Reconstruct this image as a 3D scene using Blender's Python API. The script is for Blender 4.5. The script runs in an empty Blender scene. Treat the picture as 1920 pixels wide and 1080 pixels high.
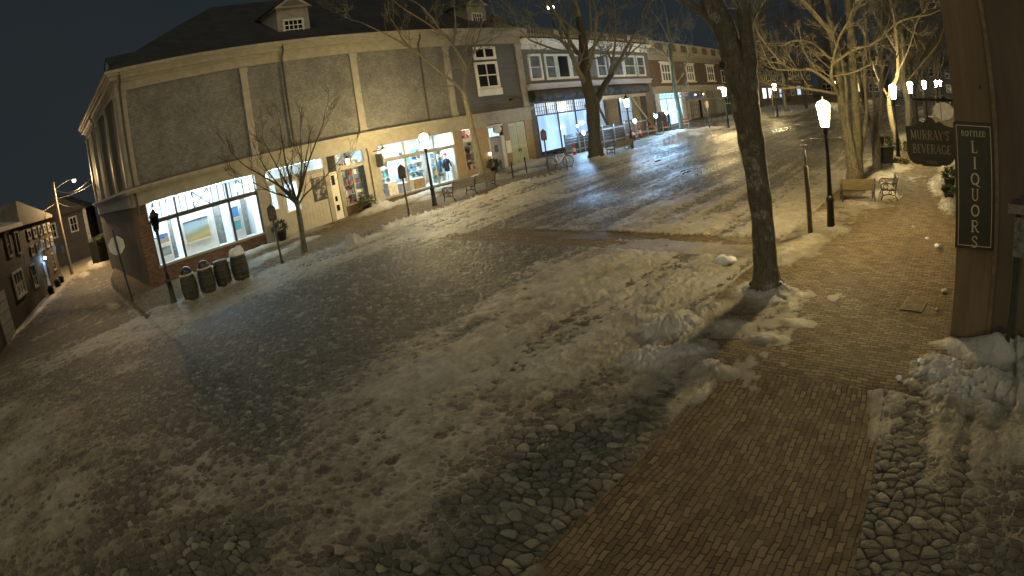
import bpy, math, random
import numpy as np
from mathutils import Matrix, Vector
sc = bpy.context.scene
COL = sc.collection
R = math.radians
PI = math.pi
rnd = random.Random(7)

# ------------------------------------------------------------------ naming helpers
def tag(o, label=None, cat=None, group=None, kind=None):
    if label: o['label'] = label
    if cat: o['category'] = cat
    if group: o['group'] = group
    if kind: o['kind'] = kind
    return o

def empty(name, loc, rz=0, label=None, cat=None, group=None):
    o = bpy.data.objects.new(name, None); COL.objects.link(o)
    o.empty_display_size = .2
    o.location = loc; o.rotation_euler = (0, 0, rz)
    return tag(o, label, cat, group)

def copy_tree(o, parent=None):
    c = o.copy(); COL.objects.link(c); c.parent = parent
    for ch in [k for k in o.children]:
        copy_tree(ch, c)
    return c

# ------------------------------------------------------------------ mesh builder
class MB:
    def __init__(s): s.v = []; s.f = []
    def add(s, vs, fs):
        b = len(s.v); s.v += [tuple(map(float, p)) for p in vs]; s.f += [tuple(b+i for i in f) for f in fs]; return s
    def box(s, x0, x1, y0, y1, z0, z1, m=None):
        vs = [(x0,y0,z0),(x1,y0,z0),(x1,y1,z0),(x0,y1,z0),(x0,y0,z1),(x1,y0,z1),(x1,y1,z1),(x0,y1,z1)]
        if m is not None: vs = [m @ Vector(v) for v in vs]
        return s.add(vs, [(0,3,2,1),(4,5,6,7),(0,1,5,4),(1,2,6,5),(2,3,7,6),(3,0,4,7)])
    def prism(s, poly, y0, y1, m=None):          # polygon in x,z extruded along y
        n = len(poly)
        vs = [(p[0], y0, p[1]) for p in poly] + [(p[0], y1, p[1]) for p in poly]
        if m is not None: vs = [m @ Vector(v) for v in vs]
        fs = [tuple(range(n)), tuple(range(2*n-1, n-1, -1))]
        fs += [(i, n+i, n+(i+1) % n, (i+1) % n) for i in range(n)]
        return s.add(vs, fs)
    def lathe(s, prof, n=16, c=(0,0,0), m=None):
        vs = []; k = len(prof)
        for r, z in prof:
            for i in range(n):
                a = 2*PI*i/n
                vs.append((c[0]+r*math.cos(a), c[1]+r*math.sin(a), c[2]+z))
        if m is not None: vs = [m @ Vector(v) for v in vs]
        fs = [(j*n+i, j*n+(i+1) % n, (j+1)*n+(i+1) % n, (j+1)*n+i) for j in range(k-1) for i in range(n)]
        fs.append(tuple(range(n-1, -1, -1))); fs.append(tuple((k-1)*n+i for i in range(n)))
        return s.add(vs, fs)
    def tube(s, pts, rad, n=8, closed=False):
        pts = [Vector(p) for p in pts]; k = len(pts)
        rad = rad if hasattr(rad, '__len__') else [rad]*k
        vs = []; ref = None
        for i, p in enumerate(pts):
            if closed: t = pts[(i+1) % k]-pts[i-1]
            else: t = pts[min(i+1, k-1)]-pts[max(i-1, 0)]
            t.normalize()
            if ref is None:
                ref = Vector((0,0,1)) if abs(t.z) < .9 else Vector((1,0,0))
            a = ref - t*ref.dot(t)
            if a.length < 1e-4: a = Vector((1,0,0)) - t*t.x
            a.normalize(); b = t.cross(a); ref = a
            for j in range(n):
                w = 2*PI*j/n
                vs.append(p + (a*math.cos(w)+b*math.sin(w))*rad[i])
        fs = []
        for i in range(k if closed else k-1):
            i2 = (i+1) % k
            fs += [(i*n+j, i*n+(j+1) % n, i2*n+(j+1) % n, i2*n+j) for j in range(n)]
        if not closed:
            fs.append(tuple(range(n-1, -1, -1))); fs.append(tuple((k-1)*n+j for j in range(n)))
        return s.add(vs, fs)
    def ball(s, c, r, nu=12, nv=8, sq=(1,1,1)):
        prof = [(max(1e-3, math.sin(PI*i/nv)), -math.cos(PI*i/nv)) for i in range(nv+1)]
        m = Matrix.Translation(c) @ Matrix.Diagonal((r*sq[0], r*sq[1], r*sq[2], 1))
        return s.lathe(prof, nu, m=m)
    def build(s, name, mat, parent=None, smooth=False, bevel=0, loc=None):
        me = bpy.data.meshes.new(name); me.from_pydata(s.v, [], s.f); me.update()
        if mat: me.materials.append(mat)
        if smooth: me.polygons.foreach_set('use_smooth', [True]*len(me.polygons))
        o = bpy.data.objects.new(name, me); COL.objects.link(o)
        if parent: o.parent = parent
        if loc: o.location = loc
        if bevel:
            b = o.modifiers.new('bevel', 'BEVEL'); b.width = bevel; b.segments = 2; b.limit_method = 'ANGLE'
        return o

def chamfer_note(): pass

# ------------------------------------------------------------------ materials
def nodes_of(name):
    m = bpy.data.materials.new(name); m.use_nodes = True
    nt = m.node_tree; nt.nodes.clear()
    return m, nt, nt.nodes.new
def lk(nt, a, b): nt.links.new(a, b)
def math_n(nt, op, a, b=None, clamp=False):
    n = nt.nodes.new('ShaderNodeMath'); n.operation = op; n.use_clamp = clamp
    for i, x in enumerate((a, b)):
        if x is None: continue
        if isinstance(x, (int, float)): n.inputs[i].default_value = x
        else: nt.links.new(x, n.inputs[i])
    return n.outputs[0]
def mixc(nt, fac, a, b, mode='MIX'):
    n = nt.nodes.new('ShaderNodeMix'); n.data_type = 'RGBA'; n.blend_type = mode
    for i, x in ((0, fac), (6, a), (7, b)):
        if isinstance(x, (int, float)): n.inputs[i].default_value = x
        elif isinstance(x, tuple): n.inputs[i].default_value = (*x[:3], 1)
        else: nt.links.new(x, n.inputs[i])
    return n.outputs[2]
def noise_n(nt, vec, scale, detail=4, rough=.6):
    n = nt.nodes.new('ShaderNodeTexNoise'); n.inputs['Scale'].default_value = scale
    n.inputs['Detail'].default_value = detail; n.inputs['Roughness'].default_value = rough
    if vec: nt.links.new(vec, n.inputs['Vector'])
    return n.outputs['Fac']
def smooth_n(nt, v, lo, hi):
    n = nt.nodes.new('ShaderNodeMapRange'); n.interpolation_type = 'SMOOTHSTEP'
    n.inputs[1].default_value = lo; n.inputs[2].default_value = hi
    nt.links.new(v, n.inputs[0]); return n.outputs[0]
def finish(nt, col, rough, bump_h=None, bstr=.3, bdist=.01, metal=0, spec=.5):
    p = nt.nodes.new('ShaderNodeBsdfPrincipled'); o = nt.nodes.new('ShaderNodeOutputMaterial')
    if isinstance(col, tuple): p.inputs['Base Color'].default_value = (*col[:3], 1)
    else: nt.links.new(col, p.inputs['Base Color'])
    if isinstance(rough, (int, float)): p.inputs['Roughness'].default_value = rough
    else: nt.links.new(rough, p.inputs['Roughness'])
    p.inputs['Metallic'].default_value = metal
    p.inputs['Specular IOR Level'].default_value = spec
    if bump_h is not None:
        b = nt.nodes.new('ShaderNodeBump'); b.inputs['Strength'].default_value = bstr
        b.inputs['Distance'].default_value = bdist
        nt.links.new(bump_h, b.inputs['Height']); nt.links.new(b.outputs[0], p.inputs['Normal'])
    nt.links.new(p.outputs[0], o.inputs[0])
    return p
def coord(nt, kind='Object', scale=None, rot=None):
    t = nt.nodes.new('ShaderNodeTexCoord').outputs[kind]
    if scale is None and rot is None: return t
    m = nt.nodes.new('ShaderNodeMapping')
    if scale: m.inputs['Scale'].default_value = scale
    if rot: m.inputs['Rotation'].default_value = rot
    nt.links.new(t, m.inputs[0]); return m.outputs[0]

MATS = {}
def mat(name, col, rough=.65, var=.3, scale=5, bump=.25, bscale=40, metal=0, spec=.4, stretch=None, bdist=.006):
    if name in MATS: return MATS[name]
    m, nt, N = nodes_of(name)
    v = coord(nt, 'Object', stretch)
    n = noise_n(nt, v, scale, 6, .65)
    lo = tuple(c*(1-var) for c in col); hi = tuple(min(1, c*(1+var)) for c in col)
    c = mixc(nt, smooth_n(nt, n, .3, .7), lo, hi)
    h = noise_n(nt, v, bscale, 4)
    rr = math_n(nt, 'ADD', math_n(nt, 'MULTIPLY', n, .25), rough-.12, True)
    finish(nt, c, rr, h, bump, bdist, metal, spec)
    MATS[name] = m; return m
def emit(name, col, s):
    if name in MATS: return MATS[name]
    m, nt, N = nodes_of(name)
    e = N('ShaderNodeEmission'); e.inputs[0].default_value = (*col, 1); e.inputs[1].default_value = s
    o = N('ShaderNodeOutputMaterial'); lk(nt, e.outputs[0], o.inputs[0])
    MATS[name] = m; return m
def glass(name, tint=(1,1,1), refl=.12):
    m, nt, N = nodes_of(name)
    t = N('ShaderNodeBsdfTransparent'); t.inputs[0].default_value = (*tint, 1)
    g = N('ShaderNodeBsdfGlossy'); g.inputs['Roughness'].default_value = .04; g.inputs[0].default_value = (.9,.9,.9,1)
    w = N('ShaderNodeLayerWeight'); w.inputs[0].default_value = .25
    f = math_n(nt, 'MULTIPLY', w.outputs['Fresnel'], refl*3, True)
    x = N('ShaderNodeMixShader'); lk(nt, f, x.inputs[0]); lk(nt, t.outputs[0], x.inputs[1]); lk(nt, g.outputs[0], x.inputs[2])
    o = N('ShaderNodeOutputMaterial'); lk(nt, x.outputs[0], o.inputs[0])
    MATS[name] = m; return m
def rows(name, col, bw, bh, mortar=.006, var=.35, bump=.5, joint=.35, rough=.8, rot=None, dirt=.35, axis='XZ', dirt_scale=.8):
    """courses of brick, shingle or board in the object's own x,z (walls) or x,y (ground) coordinates"""
    m, nt, N = nodes_of(name)
    t = coord(nt, 'Object')
    if axis == 'XZ':
        sp = N('ShaderNodeSeparateXYZ'); lk(nt, t, sp.inputs[0])
        cb = N('ShaderNodeCombineXYZ')
        lk(nt, math_n(nt, 'ADD', sp.outputs[0], sp.outputs[1]), cb.inputs[0]); lk(nt, sp.outputs[2], cb.inputs[1])
        t2 = cb.outputs[0]
    else: t2 = coord(nt, 'Object', None, rot)
    b = N('ShaderNodeTexBrick'); lk(nt, t2, b.inputs['Vector'])
    b.inputs['Scale'].default_value = 1; b.inputs['Brick Width'].default_value = bw; b.inputs['Row Height'].default_value = bh
    b.inputs['Mortar Size'].default_value = mortar; b.inputs['Mortar Smooth'].default_value = .3
    b.inputs['Color1'].default_value = (*[c*(1-var) for c in col], 1)
    b.inputs['Color2'].default_value = (*[c*(1+var) for c in col], 1)
    b.inputs['Mortar'].default_value = (*[c*joint for c in col], 1)
    n = noise_n(nt, t, dirt_scale, 6, .7)
    n2 = noise_n(nt, t, 9, 5, .7)
    c = mixc(nt, math_n(nt, 'MULTIPLY', smooth_n(nt, n, .35, .75), dirt), b.outputs['Color'], tuple(x*.45 for x in col))
    c = mixc(nt, math_n(nt, 'MULTIPLY', smooth_n(nt, n2, .5, .75), dirt*.7), c, tuple(min(1, x*1.6) for x in col))
    h = math_n(nt, 'ADD', math_n(nt, 'MULTIPLY', b.outputs['Fac'], -1), math_n(nt, 'MULTIPLY', n2, .7))
    finish(nt, c, rough, h, bump, .02, 0, .3)
    MATS[name] = m; return m

CREAM = mat('cream_paint', (.29,.27,.225), .55, .14, 3, .15)
WHITE = mat('white_paint', (.66,.64,.58), .55, .12, 3, .15)
DKTRIM = mat('dark_trim', (.06,.055,.045), .6)
IRON = mat('black_iron', (.012,.012,.012), .42, .3, 12, .2, 60, 0, .5)
STEEL = mat('galvanised_steel', (.28,.28,.28), .4, .2, 10, .1, 50, .8)
SNOW = mat('snow_lumps', (.62,.63,.66), .75, .22, 7, .6, 26, bdist=.02)
GLASS = glass('shop_glass')
DARKGLASS = mat('dark_glass', (.012,.014,.016), .16, .2, 1, 0, spec=.6)
ROOF = rows('slate_roof', (.035,.035,.035), .25, .2, .006, .3, .5)
SHINGLE = rows('weathered_shingle', (.180,.180,.174), .16, .12, .008, .18, .5, .62, .9, None, .8, 'XZ', .7)
CLAP = rows('grey_clapboard', (.115,.115,.115), 4.2, .11, .008, .08, .8, .5, .75, None, .25)
BRICK = rows('red_brick', (.15,.092,.064), .22, .075, .008, .35, .5, .6)
DKBRICK = rows('brown_brick', (.135,.10,.078), .22, .075, .008, .3, .5, .6)
GREYWALL = rows('grey_wall', (.15,.14,.135), 3.1, .13, .006, .08, .6, .6, .8, None, .3)

# ------------------------------------------------------------------ terrain
def zg(Y):
    Y = np.asarray(Y, float)
    c = np.clip(Y-28, 0, None)
    return np.where(Y > 28, .036*21.55 + .014*c + .264*(1-np.exp(-c/12)), .036*(np.clip(Y, -14, None)-6.45))
def gz(x, y):
    b = float(zg(y))
    if x < -22.3 and y > 3.15: b += .12 + .02*min(-22.3-x, 5.6)
    elif x > -5.3 and y > 7.5: b += .10
    return b
# ------------------------------------------------------------------ ground height field
def h2(ix, iy, s):
    n = (ix*374761393 + iy*668265263 + s*1442695041) & 0xffffffff
    n = ((n ^ (n >> 13))*1274126177) & 0xffffffff
    return ((n ^ (n >> 16)) & 0xffff)/65535.0
def vnoise(x, y, s):
    ix = np.floor(x).astype(np.int64); iy = np.floor(y).astype(np.int64)
    fx = x-ix; fy = y-iy
    fx = fx*fx*(3-2*fx); fy = fy*fy*(3-2*fy)
    a = h2(ix, iy, s)*(1-fx) + h2(ix+1, iy, s)*fx
    b = h2(ix, iy+1, s)*(1-fx) + h2(ix+1, iy+1, s)*fx
    return a*(1-fy) + b*fy
def fbm(x, y, s, o=4):
    t = 0; a = .5; tot = 0
    for k in range(o):
        t = t + a*vnoise(x*2**k+17.3*k, y*2**k-9.1*k, s+k); tot += a; a *= .55
    return t/tot
def voronoi(x, y, s, jit=.85):
    ix = np.floor(x).astype(np.int64); iy = np.floor(y).astype(np.int64)
    f1 = np.full(x.shape, 9.); f2 = np.full(x.shape, 9.); idr = np.zeros(x.shape)
    for di in (-1, 0, 1):
        for dj in (-1, 0, 1):
            cx = ix+di; cy = iy+dj
            px = cx + .5 + (h2(cx, cy, s)-.5)*jit; py = cy + .5 + (h2(cx, cy, s+5)-.5)*jit
            d = np.hypot(x-px, y-py)
            m = d < f1
            f2 = np.where(m, f1, np.minimum(f2, d)); idr = np.where(m, h2(cx, cy, s+9), idr); f1 = np.where(m, d, f1)
    return f1, f2, idr
def sstep(a, b, v):
    t = np.clip((v-a)/(b-a), 0, 1); return t*t*(3-2*t)
def idw(x, y, pts, r):
    num = np.zeros(x.shape); den = np.zeros(x.shape)
    sc_ = .06*r+.25
    for px, py, v in pts:
        w = 1/(((x-px)**2+(y-py)**2)/sc_**2+.6)**2
        num += w*v; den += w
    return num/den
# how much packed snow covers the road, the right-hand and the left-hand pavement (x, y, cover)
CP=[(-20.45,-1.93,0.55),(-19.04,-0.06,0.40),(-18.90,0.93,0.35),(-18.50,2.05,0.45),(-17.89,3.25,0.40),(-18.01,5.01,0.25),(-17.33,6.67,0.20),(-17.18,8.18,0.20),(-17.06,9.78,0.15),(-16.98,11.51,0.12),(-15.66,12.81,0.15),(-12.80,12.91,0.20),(-11.43,13.05,0.25),(-14.65,1.90,0.30),(-13.70,3.16,0.20),(-13.16,4.44,0.15),(-12.65,5.69,0.10),(-12.47,7.16,0.15),(-11.95,8.45,0.20),(-11.76,10.12,0.30),(-11.49,11.07,0.40),(-14.87,0.34,0.60),(-12.46,1.76,0.35),(-11.19,2.91,0.15),(-10.99,4.11,0.12),(-10.90,4.99,0.20),(-9.36,2.71,0.30),(-10.35,1.74,0.35),(-11.58,0.47,0.60),(-15.14,-1.29,0.80),(-13.63,-2.02,0.80),(-12.78,-0.27,0.75),(-19.03,-2.80,0.75),(-11.89,-1.52,0.70),(-9.74,0.62,0.50),(-8.48,-0.26,0.55),(-9.89,-1.95,0.60),(-7.43,0.86,0.55),(-21.99,2.05,1.0),(-20.04,3.19,1.05),(-19.6,5.02,1.0),(-21.2,6.5,1.0),(-21.0,9,1.0),(-18.96,7.42,0.90),(-18.65,9.43,0.90),(-18.40,11.58,0.80),(-18.81,13.91,0.85),(-18.28,16.28,0.90),(-18.13,14.71,0.85),(-17.77,18.98,0.85),(-13.49,15.84,0.75),(-21.61,21.28,0.90),(-19.52,22.93,0.80),(-18.60,26.29,0.75),(-18.31,31.58,0.80),(-17.56,37.77,0.80),(-18.52,47.64,0.70),(-16.22,52.80,0.55),(-12.56,60.00,0.5),(-9.17,29.25,0.40),(-8,36,.4),(-9,46,.45),(-11.59,24.56,0.50),(-13.64,23.27,0.45),(-14.29,19.98,0.50),(-8.56,17.89,0.70),(-9.71,16.31,0.80),(-12.06,16.71,0.60),(-7.16,22.60,0.75),(-6.04,21.76,0.70),(-6.13,16.94,0.90),(-6.66,15.61,0.95),(-9.64,11.95,0.85),(-8.21,12.29,0.90),(-7.49,13.84,0.75),(-6.56,11.51,0.95),(-5.58,11.43,0.95),(-9.42,9.62,0.80),(-8.17,10.00,0.90),(-6.65,9.82,1.00),(-5.58,10.15,1.00),(-9.84,7.51,0.70),(-8.67,7.95,0.85),(-6.91,8.33,0.90),(-5.99,8.41,0.95),(-9.96,5.47,0.70),(-8.88,5.99,0.85),(-7.27,6.51,0.90),(-6.13,7.01,0.85),(-5.08,7.05,0.85),(-9.15,3.96,0.65),(-7.97,4.67,0.80),(-6.73,5.35,0.70),(-5.47,5.80,0.55),(-4.84,6.26,0.80),(-4.33,6.64,0.30),(-4.09,6.11,0.15),(-8.17,2.76,0.65),(-7.11,3.52,0.75),(-6.37,4.16,0.70),(-5.49,4.68,0.60),(-4.69,4.97,0.25),(-4.03,4.90,0.15),(-4.23,4.30,0.20),(-4.86,4.33,0.45),(-6.95,2.46,0.70),(-5.98,2.90,0.75),(-5.22,3.44,0.60),(-4.43,3.59,0.40),(-3.86,3.50,0.25),(-4.22,2.95,0.25),(-4.94,2.77,0.55),(-5.22,2.18,0.50),(-5.74,1.73,0.60)]
CR=[(-4.13,7.43,0.30),(-2.85,6.63,0.02),(-2.95,5.29,0.00),(-1.73,5.77,0.00),(-1.41,7.11,0.05),(-3.11,4.36,0.15),(-1.94,4.69,0.00),(-0.98,4.68,0.00),(-3.63,7.96,0.75),(-4.50,8.72,0.50),(-3.68,8.98,0.60),(-3.54,9.97,0.70),(-3.15,11.21,0.65),(-2.91,9.68,0.55),(-2.94,8.58,0.45),(-2.26,10.37,0.10),(-1.53,9.41,0.12),(-1.38,11.71,0.00),(-2.94,13.34,0.05),(-3.71,12.73,0.20),(-4.44,13.77,0.80),(-4.21,15.00,0.80),(-3.56,15.43,0.60),(-3.22,16.05,0.20),(-2.23,15.78,0.02),(-1.12,13.83,0.10),(-0.86,16.17,0.25),(-3.34,18.53,0.70),(-3.23,20.11,0.60),(-4.03,18.37,0.75),(-2.29,18.81,0.05),(-1.47,17.72,0.20),(-2.36,23.16,0.30),(-4.21,24.98,0.90),(-3.19,26.58,0.50),(-3.81,29.57,0.80),(-1.26,23.51,0.80),(-2.42,29.98,0.30),(-4.56,12.13,0.35),(-4.40,16.92,0.80),(-5.07,14.80,0.90),(-4.89,18.90,0.60),(-1.14,7.60,0.55),(-1.43,8.48,0.15),(-0.70,9.87,0.30)]
CL=[(-22.31,4.65,0.70),(-22.20,6.48,0.60),(-20.9,5.2,1.0),(-21.3,8,1.0),(-22.78,3.87,0.80),(-22.31,8.46,0.50),(-22.31,11.00,0.15),(-23.44,13.88,0.05),(-23.03,14.79,0.10),(-23.89,12.99,0.10),(-21.36,9.47,0.90),(-24.35,12.11,0.20),(-25.36,10.36,0.40),(-27.41,12.52,0.70),(-25.04,9.67,0.85),(-29.99,16.94,0.50),(-27.32,16.35,0.70),(-28.99,15.31,0.80),(-26.87,17.43,0.70),(-26.70,19.09,0.70),(-27.73,22.24,0.60),(-28.51,23.74,0.90),(-23.16,17.07,0.20),(-23.83,19.68,0.10),(-23.88,20.84,0.30),(-25.87,23.49,0.40),(-25.55,24.92,0.90),(-25.25,26.44,0.40),(-22.88,24.74,0.20),(-22.02,26.00,0.30),(-25.71,30.02,0.90),(-23.32,29.72,0.90),(-22.31,30.58,0.90),(-21.37,32.16,0.50),(-21.62,34.54,0.50),(-22.30,38.70,0.60),(-22.31,43.10,0.70),(-22.30,46.08,0.60),(-25.55,3.99,0.10),(-24.3,4.1,.1),(-26.8,4.0,.1),(-29.81,3.98,0.15),(-35.31,4.23,0.10),(-30.11,3.04,0.60)]
# heaps of shovelled snow: x, y, radius along x, along y, height, lumpiness
PILES=[(-4.36,11.2,.62,.5,.30,.9),(-4.0,10.75,.5,.3,.14,1),(-5.40,9.0,.42,.5,.36,1),(-4.75,8.2,.42,.4,.16,1),(-5.2,7.7,.5,.4,.18,1),(-5.15,10.0,.28,.5,.14,1),(-3.6,9.1,.4,.22,.07,1),(-4.0,7.8,.4,.2,.07,1),(-3.2,9.9,.35,.2,.05,1),(-4.5,9.3,.5,.35,.08,.7),(-6.2,9.3,.5,.5,.08,1),(-6.6,11,.6,.8,.07,1),(-7.6,10.2,.6,.5,.06,1),
 (-.35,8.85,.45,.5,.24,1),(.05,8.35,.5,.4,.26,1),(.6,8.6,.6,.45,.28,1),(1.3,8.5,.7,.5,.28,.9),(.5,7.9,.4,.25,.10,1),(.9,9.75,1.1,.45,.36,.1),(2.4,9.6,1.4,.7,.5,.2),(-.75,8.35,.3,.2,.09,1),(-.2,7.7,.35,.2,.07,1),
 (-4.3,16.2,.75,.5,.13,.8),(-4.7,15.3,.5,.5,.14,.8),(-4.9,14.0,.45,.9,.12,.8),(-4.9,17.6,.4,.9,.12,.8),(-4.2,19.6,1.2,.5,.09,.7),(-3.5,21.3,.6,.9,.12,.7),(-4.5,24.9,.8,.9,.12,.6),(-4.4,27.4,1.,1.2,.2,.7),(-4.7,30.6,.5,1.5,.22,.7),(-4.7,38,.6,5,.3,.8),(-4.7,52,.6,8,.35,.8),(-.9,20.5,.35,1.6,.24,1),(-1.2,24,.5,1.8,.3,1),(-1.2,29.5,.5,2.5,.25,1),
 (-21.45,12.2,.42,.75,.52,1),(-21.5,13.2,.35,.6,.2,1),(-21.9,11.2,.3,.8,.14,1),(-22.0,9.6,.35,1.6,.10,1),(-22.1,6.7,.3,1.6,.07,1),(-22.4,4.2,.5,.7,.06,1),(-22.2,15.2,.5,1.1,.18,1),(-21.9,16.6,.5,1.2,.15,1),(-22.0,19,.5,1.6,.12,1),(-22.3,22.5,.4,2,.14,1),
 (-27.0,17.2,.55,.9,.5,.7),(-26.6,18.6,.45,.7,.4,.7),(-25.6,19.3,.4,.5,.18,.6),(-27.2,20.8,.45,1.9,.22,.4),(-27.2,9.8,.5,1.9,.16,.5),(-27.2,12.4,.5,1.2,.14,.7),(-24.8,10.0,.5,.9,.14,.7),(-25.3,11.8,.5,.9,.13,.7),
 (-26.6,24.2,.8,1.1,.34,.4),(-25.6,22.5,.5,.9,.2,.5),(-26.6,28.6,.8,1.6,.4,.5),(-24.6,26.3,.7,1.0,.12,.5),(-25.6,30.8,1.0,1.3,.25,.5),(-22.3,30.2,.8,.9,.22,.8),(-24.0,33.2,1.2,1.4,.2,.6),(-21.5,32.5,.5,2.0,.2,1),(-21.3,36.5,.5,2.5,.2,1),(-22.3,41,1.,2.6,.3,.7),(-24.2,44.7,1.4,1.2,.25,.6),(-22.8,47,.9,1.4,.2,.6),(-21.3,42.5,.4,2.5,.14,1),(-21.0,48.5,.4,2.5,.14,1),(-22.5,56,1.2,4,.35,.8),(-25,62,2,4,.5,.8),(-22.5,68,1.5,5,.55,.8),(-26,76,3,6,.6,.8),(-22.5,84,1.5,7,.6,.8),
 (-52,4.2,2.6,.6,.5,.6),(-47.5,2.6,1.5,.35,.3,.6),(-57,7.6,3,.8,.6,.6),(-28.6,2.6,1.2,.3,.07,.6),(-25.5,3.0,.7,.3,.05,.6)]

def build_ground():
    NA, NR = 1380, 860
    az = np.linspace(R(-124), R(36), NA)
    dep = np.concatenate([np.linspace(R(74), R(63), 40, endpoint=False), np.linspace(R(63), R(1.35), NR-40)])
    r1 = 4.3/np.tan(dep)
    r = np.repeat(r1[:, None], NA, 1); a = np.repeat(az[None], len(r1), 0)
    x = r*np.sin(a); y = r*np.cos(a)
    # ---- regions
    polyk = [(-200,14.),(-56.3,5.7),(-47,1.2),(-35.1,-2.0),(-29.4,-3.9),(-23,-6.5),(-10,-14)]
    ly = np.interp(x, [p[0] for p in polyk], [p[1] for p in polyk])       # far kerb of the side street
    ry = np.interp(x, [-200,-60,-44.8,-38,-34,-23.6], [22,12.,4.96,3.68,3.3,3.15])
    left = x < -22.3
    left_sw = left & (y > ry)
    side_sw = (x < -23.2) & (y < ly)
    side_st = (x < -23.2) & ~left_sw & ~side_sw
    cw_l = -3.69-.055*(y-3.4); cw_r = -.55-.155*(y-4.)
    strip = (x > cw_l) & (x < cw_r) & (y < 8.0) & (y > -6)
    right_sw = (x > -5.3) & (y >= 8.0) & (x < 1.0)
    apron = (x >= cw_r) & (y < 8.0) | (x >= 1.0)
    crossing = (y > 13.3+.01*(x+21)) & (y < 14.75+.03*(x+21)) & (x > -22.1) & (x < -5.6)
    kerb = ((x > -5.46) & (x < -5.3) & (y > 8.6)) | ((x > -22.36) & (x < -22.16) & (y > 3.2)) | ((x < -22.3) & (y > ry-.16) & (y < ry+.02) & (x > -45))
    brick = strip | right_sw | left_sw | crossing
    # ---- base height
    z = zg(y)
    z += np.where(x < -18, sstep(-22.15, -22.3, x)*sstep(0, .15, y-ry)*(.12+.02*np.clip(-22.3-x, 0, 5.6)), 0)
    z += sstep(-5.46, -5.33, x)*sstep(7.2, 8.6, y)*np.where(x > -10, .10, 0)
    z += np.where(x < -23.2, sstep(0, .15, ly-y)*.12, 0)
    z += np.where(crossing, .022, 0)
    z += .02*(fbm(x*.5, y*.5, 3, 3)-.5)
    road_like = ~brick & ~kerb & ~side_sw & ~side_st
    # ---- stones
    warp = 1.6*(fbm(x*.8, y*.8, 71, 3)-.5)
    warp2 = .22*(vnoise(x*9, y*9, 73)-.5)
    f1, f2, sid = voronoi(x/.18+warp+warp2, y/.135-warp+warp2, 11, .95)
    k = f1/np.maximum(f2, 1e-6)
    e = np.clip((1-k**2.2)*1.05, 0, 1)
    stone = .048*np.sqrt(np.clip(e*(2-e), 0, 1))-.010 + .024*(sid-.5)*e + .004*(vnoise(x*26, y*26, 77)-.5)
    stone = np.maximum(stone, .010 + .012*(vnoise(x*7, y*7, 79)-.5) + .006*(vnoise(x*30, y*30, 80)-.5))
    lod = np.clip(26/np.maximum(r, 1), 0, 1)
    hs = np.where(road_like, stone*lod + .02*(1-lod), 0.)
    hs = np.where(brick, .014*(fbm(x*1.8, y*1.8, 41, 3)-.5)*2 + .007*(vnoise(x/.21, y/.105, 45)-.5)*lod, hs)
    hs = np.where(kerb, .012, hs)
    # ---- snow level
    cov = np.where(left_sw, idw(x, y, CL, r), np.where(strip | right_sw, idw(x, y, CR, r)-.03, idw(x, y, CP, r)))
    far = sstep(45, 70, y)
    cov = cov*(1-far) + far*np.where(brick, .5, .5)
    cov = cov + np.where(brick, 0, .07*sstep(.45, .7, cov))
    cov = np.where(side_st, .12 + .2*sstep(.9, .3, y-ly), cov)
    cov = np.where(side_sw, .75, cov)
    cov = np.where(crossing, cov*1.0 - .75*sstep(3.4, 1.6, np.abs(x+13.6)+.8*(vnoise(x*1.3,y*1.3,161)-.5)) - .3*sstep(14.3, 14.7, y)*sstep(-17, -15, x), cov)
    apc = .30 + .42*sstep(-.35, .45, y-6.9-.15*x+1.1*(fbm(x*1.4,y*1.4,141,3)-.5))
    edge = sstep(.55, .0, cw_r-x)*sstep(6.2, 7.4, y)*(strip)
    cov = np.where(apron, apc, np.maximum(cov, edge*.75))
    cov = cov + np.where(strip, .75*sstep(.45, .0, x-cw_l)*sstep(.35, .7, vnoise(x*2.3, y*1.7, 511)) + .5*sstep(.3, .0, cw_r-x)*vnoise(x*3, y*2.1, 513) + .22*sstep(.6, .8, fbm(x*1.6, y*1.2, 515, 3)), 0)
    big = fbm(x*.7, y*.7, 21, 4)-.5
    xr = x + .9*(vnoise(y*.09, x*.05, 8)-.5) + .035*np.clip(10-y, 0, None)**1.5*.3
    rut = vnoise(xr*2.3, y*.13, 23)-.5 + .7*(vnoise(xr*4.9, y*.28, 25)-.5)
    med = fbm(x*2.6, y*2.6, 31, 4)-.5
    fine = 1.3*(fbm(x*9, y*9, 37, 4)-.5) + .5*(fbm(x*24, y*17, 39, 2)-.5)
    ridge = 1-2*np.abs(fbm(x*5, y*3.2, 61, 3)-.5)
    print_f1, _, prid = voronoi(x/.42, y/.34, 301)
    foot = np.where(prid > .55, sstep(.42, .12, print_f1), 0)
    L = np.where(brick, -.048 + .078*cov + .026*big + .026*med + .008*fine,
                 -.016 + .078*cov + .050*big + .050*rut*(.35+cov)*sstep(3, 11, y+.25*(x+10))+.018*rut + .034*med + .021*fine - .018*foot*lod)
    lump = sstep(.72, 1.0, cov)*np.where(brick, .5, 1.)
    L += lump*(.035*np.clip(ridge-.55, 0, 1)*2 + .02*fine)*lod
    # frozen footprints, clods and tyre ribs give the packed snow its relief
    clod1, clod2, clid = voronoi(x/.13+.8*(fbm(x*4, y*4, 401, 2)-.5), y/.17, 403)
    clod = np.clip((clod2-clod1)*1.6, 0, 1)*np.where(clid > .45, clid, 0)
    rough_zone = sstep(.35, .75, fbm(x*.55, y*.4, 411, 3)+.25*(cov-.6))
    # wheel tracks worn along the street, and two that swing off into the side street
    trk = np.zeros(x.shape)
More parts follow.
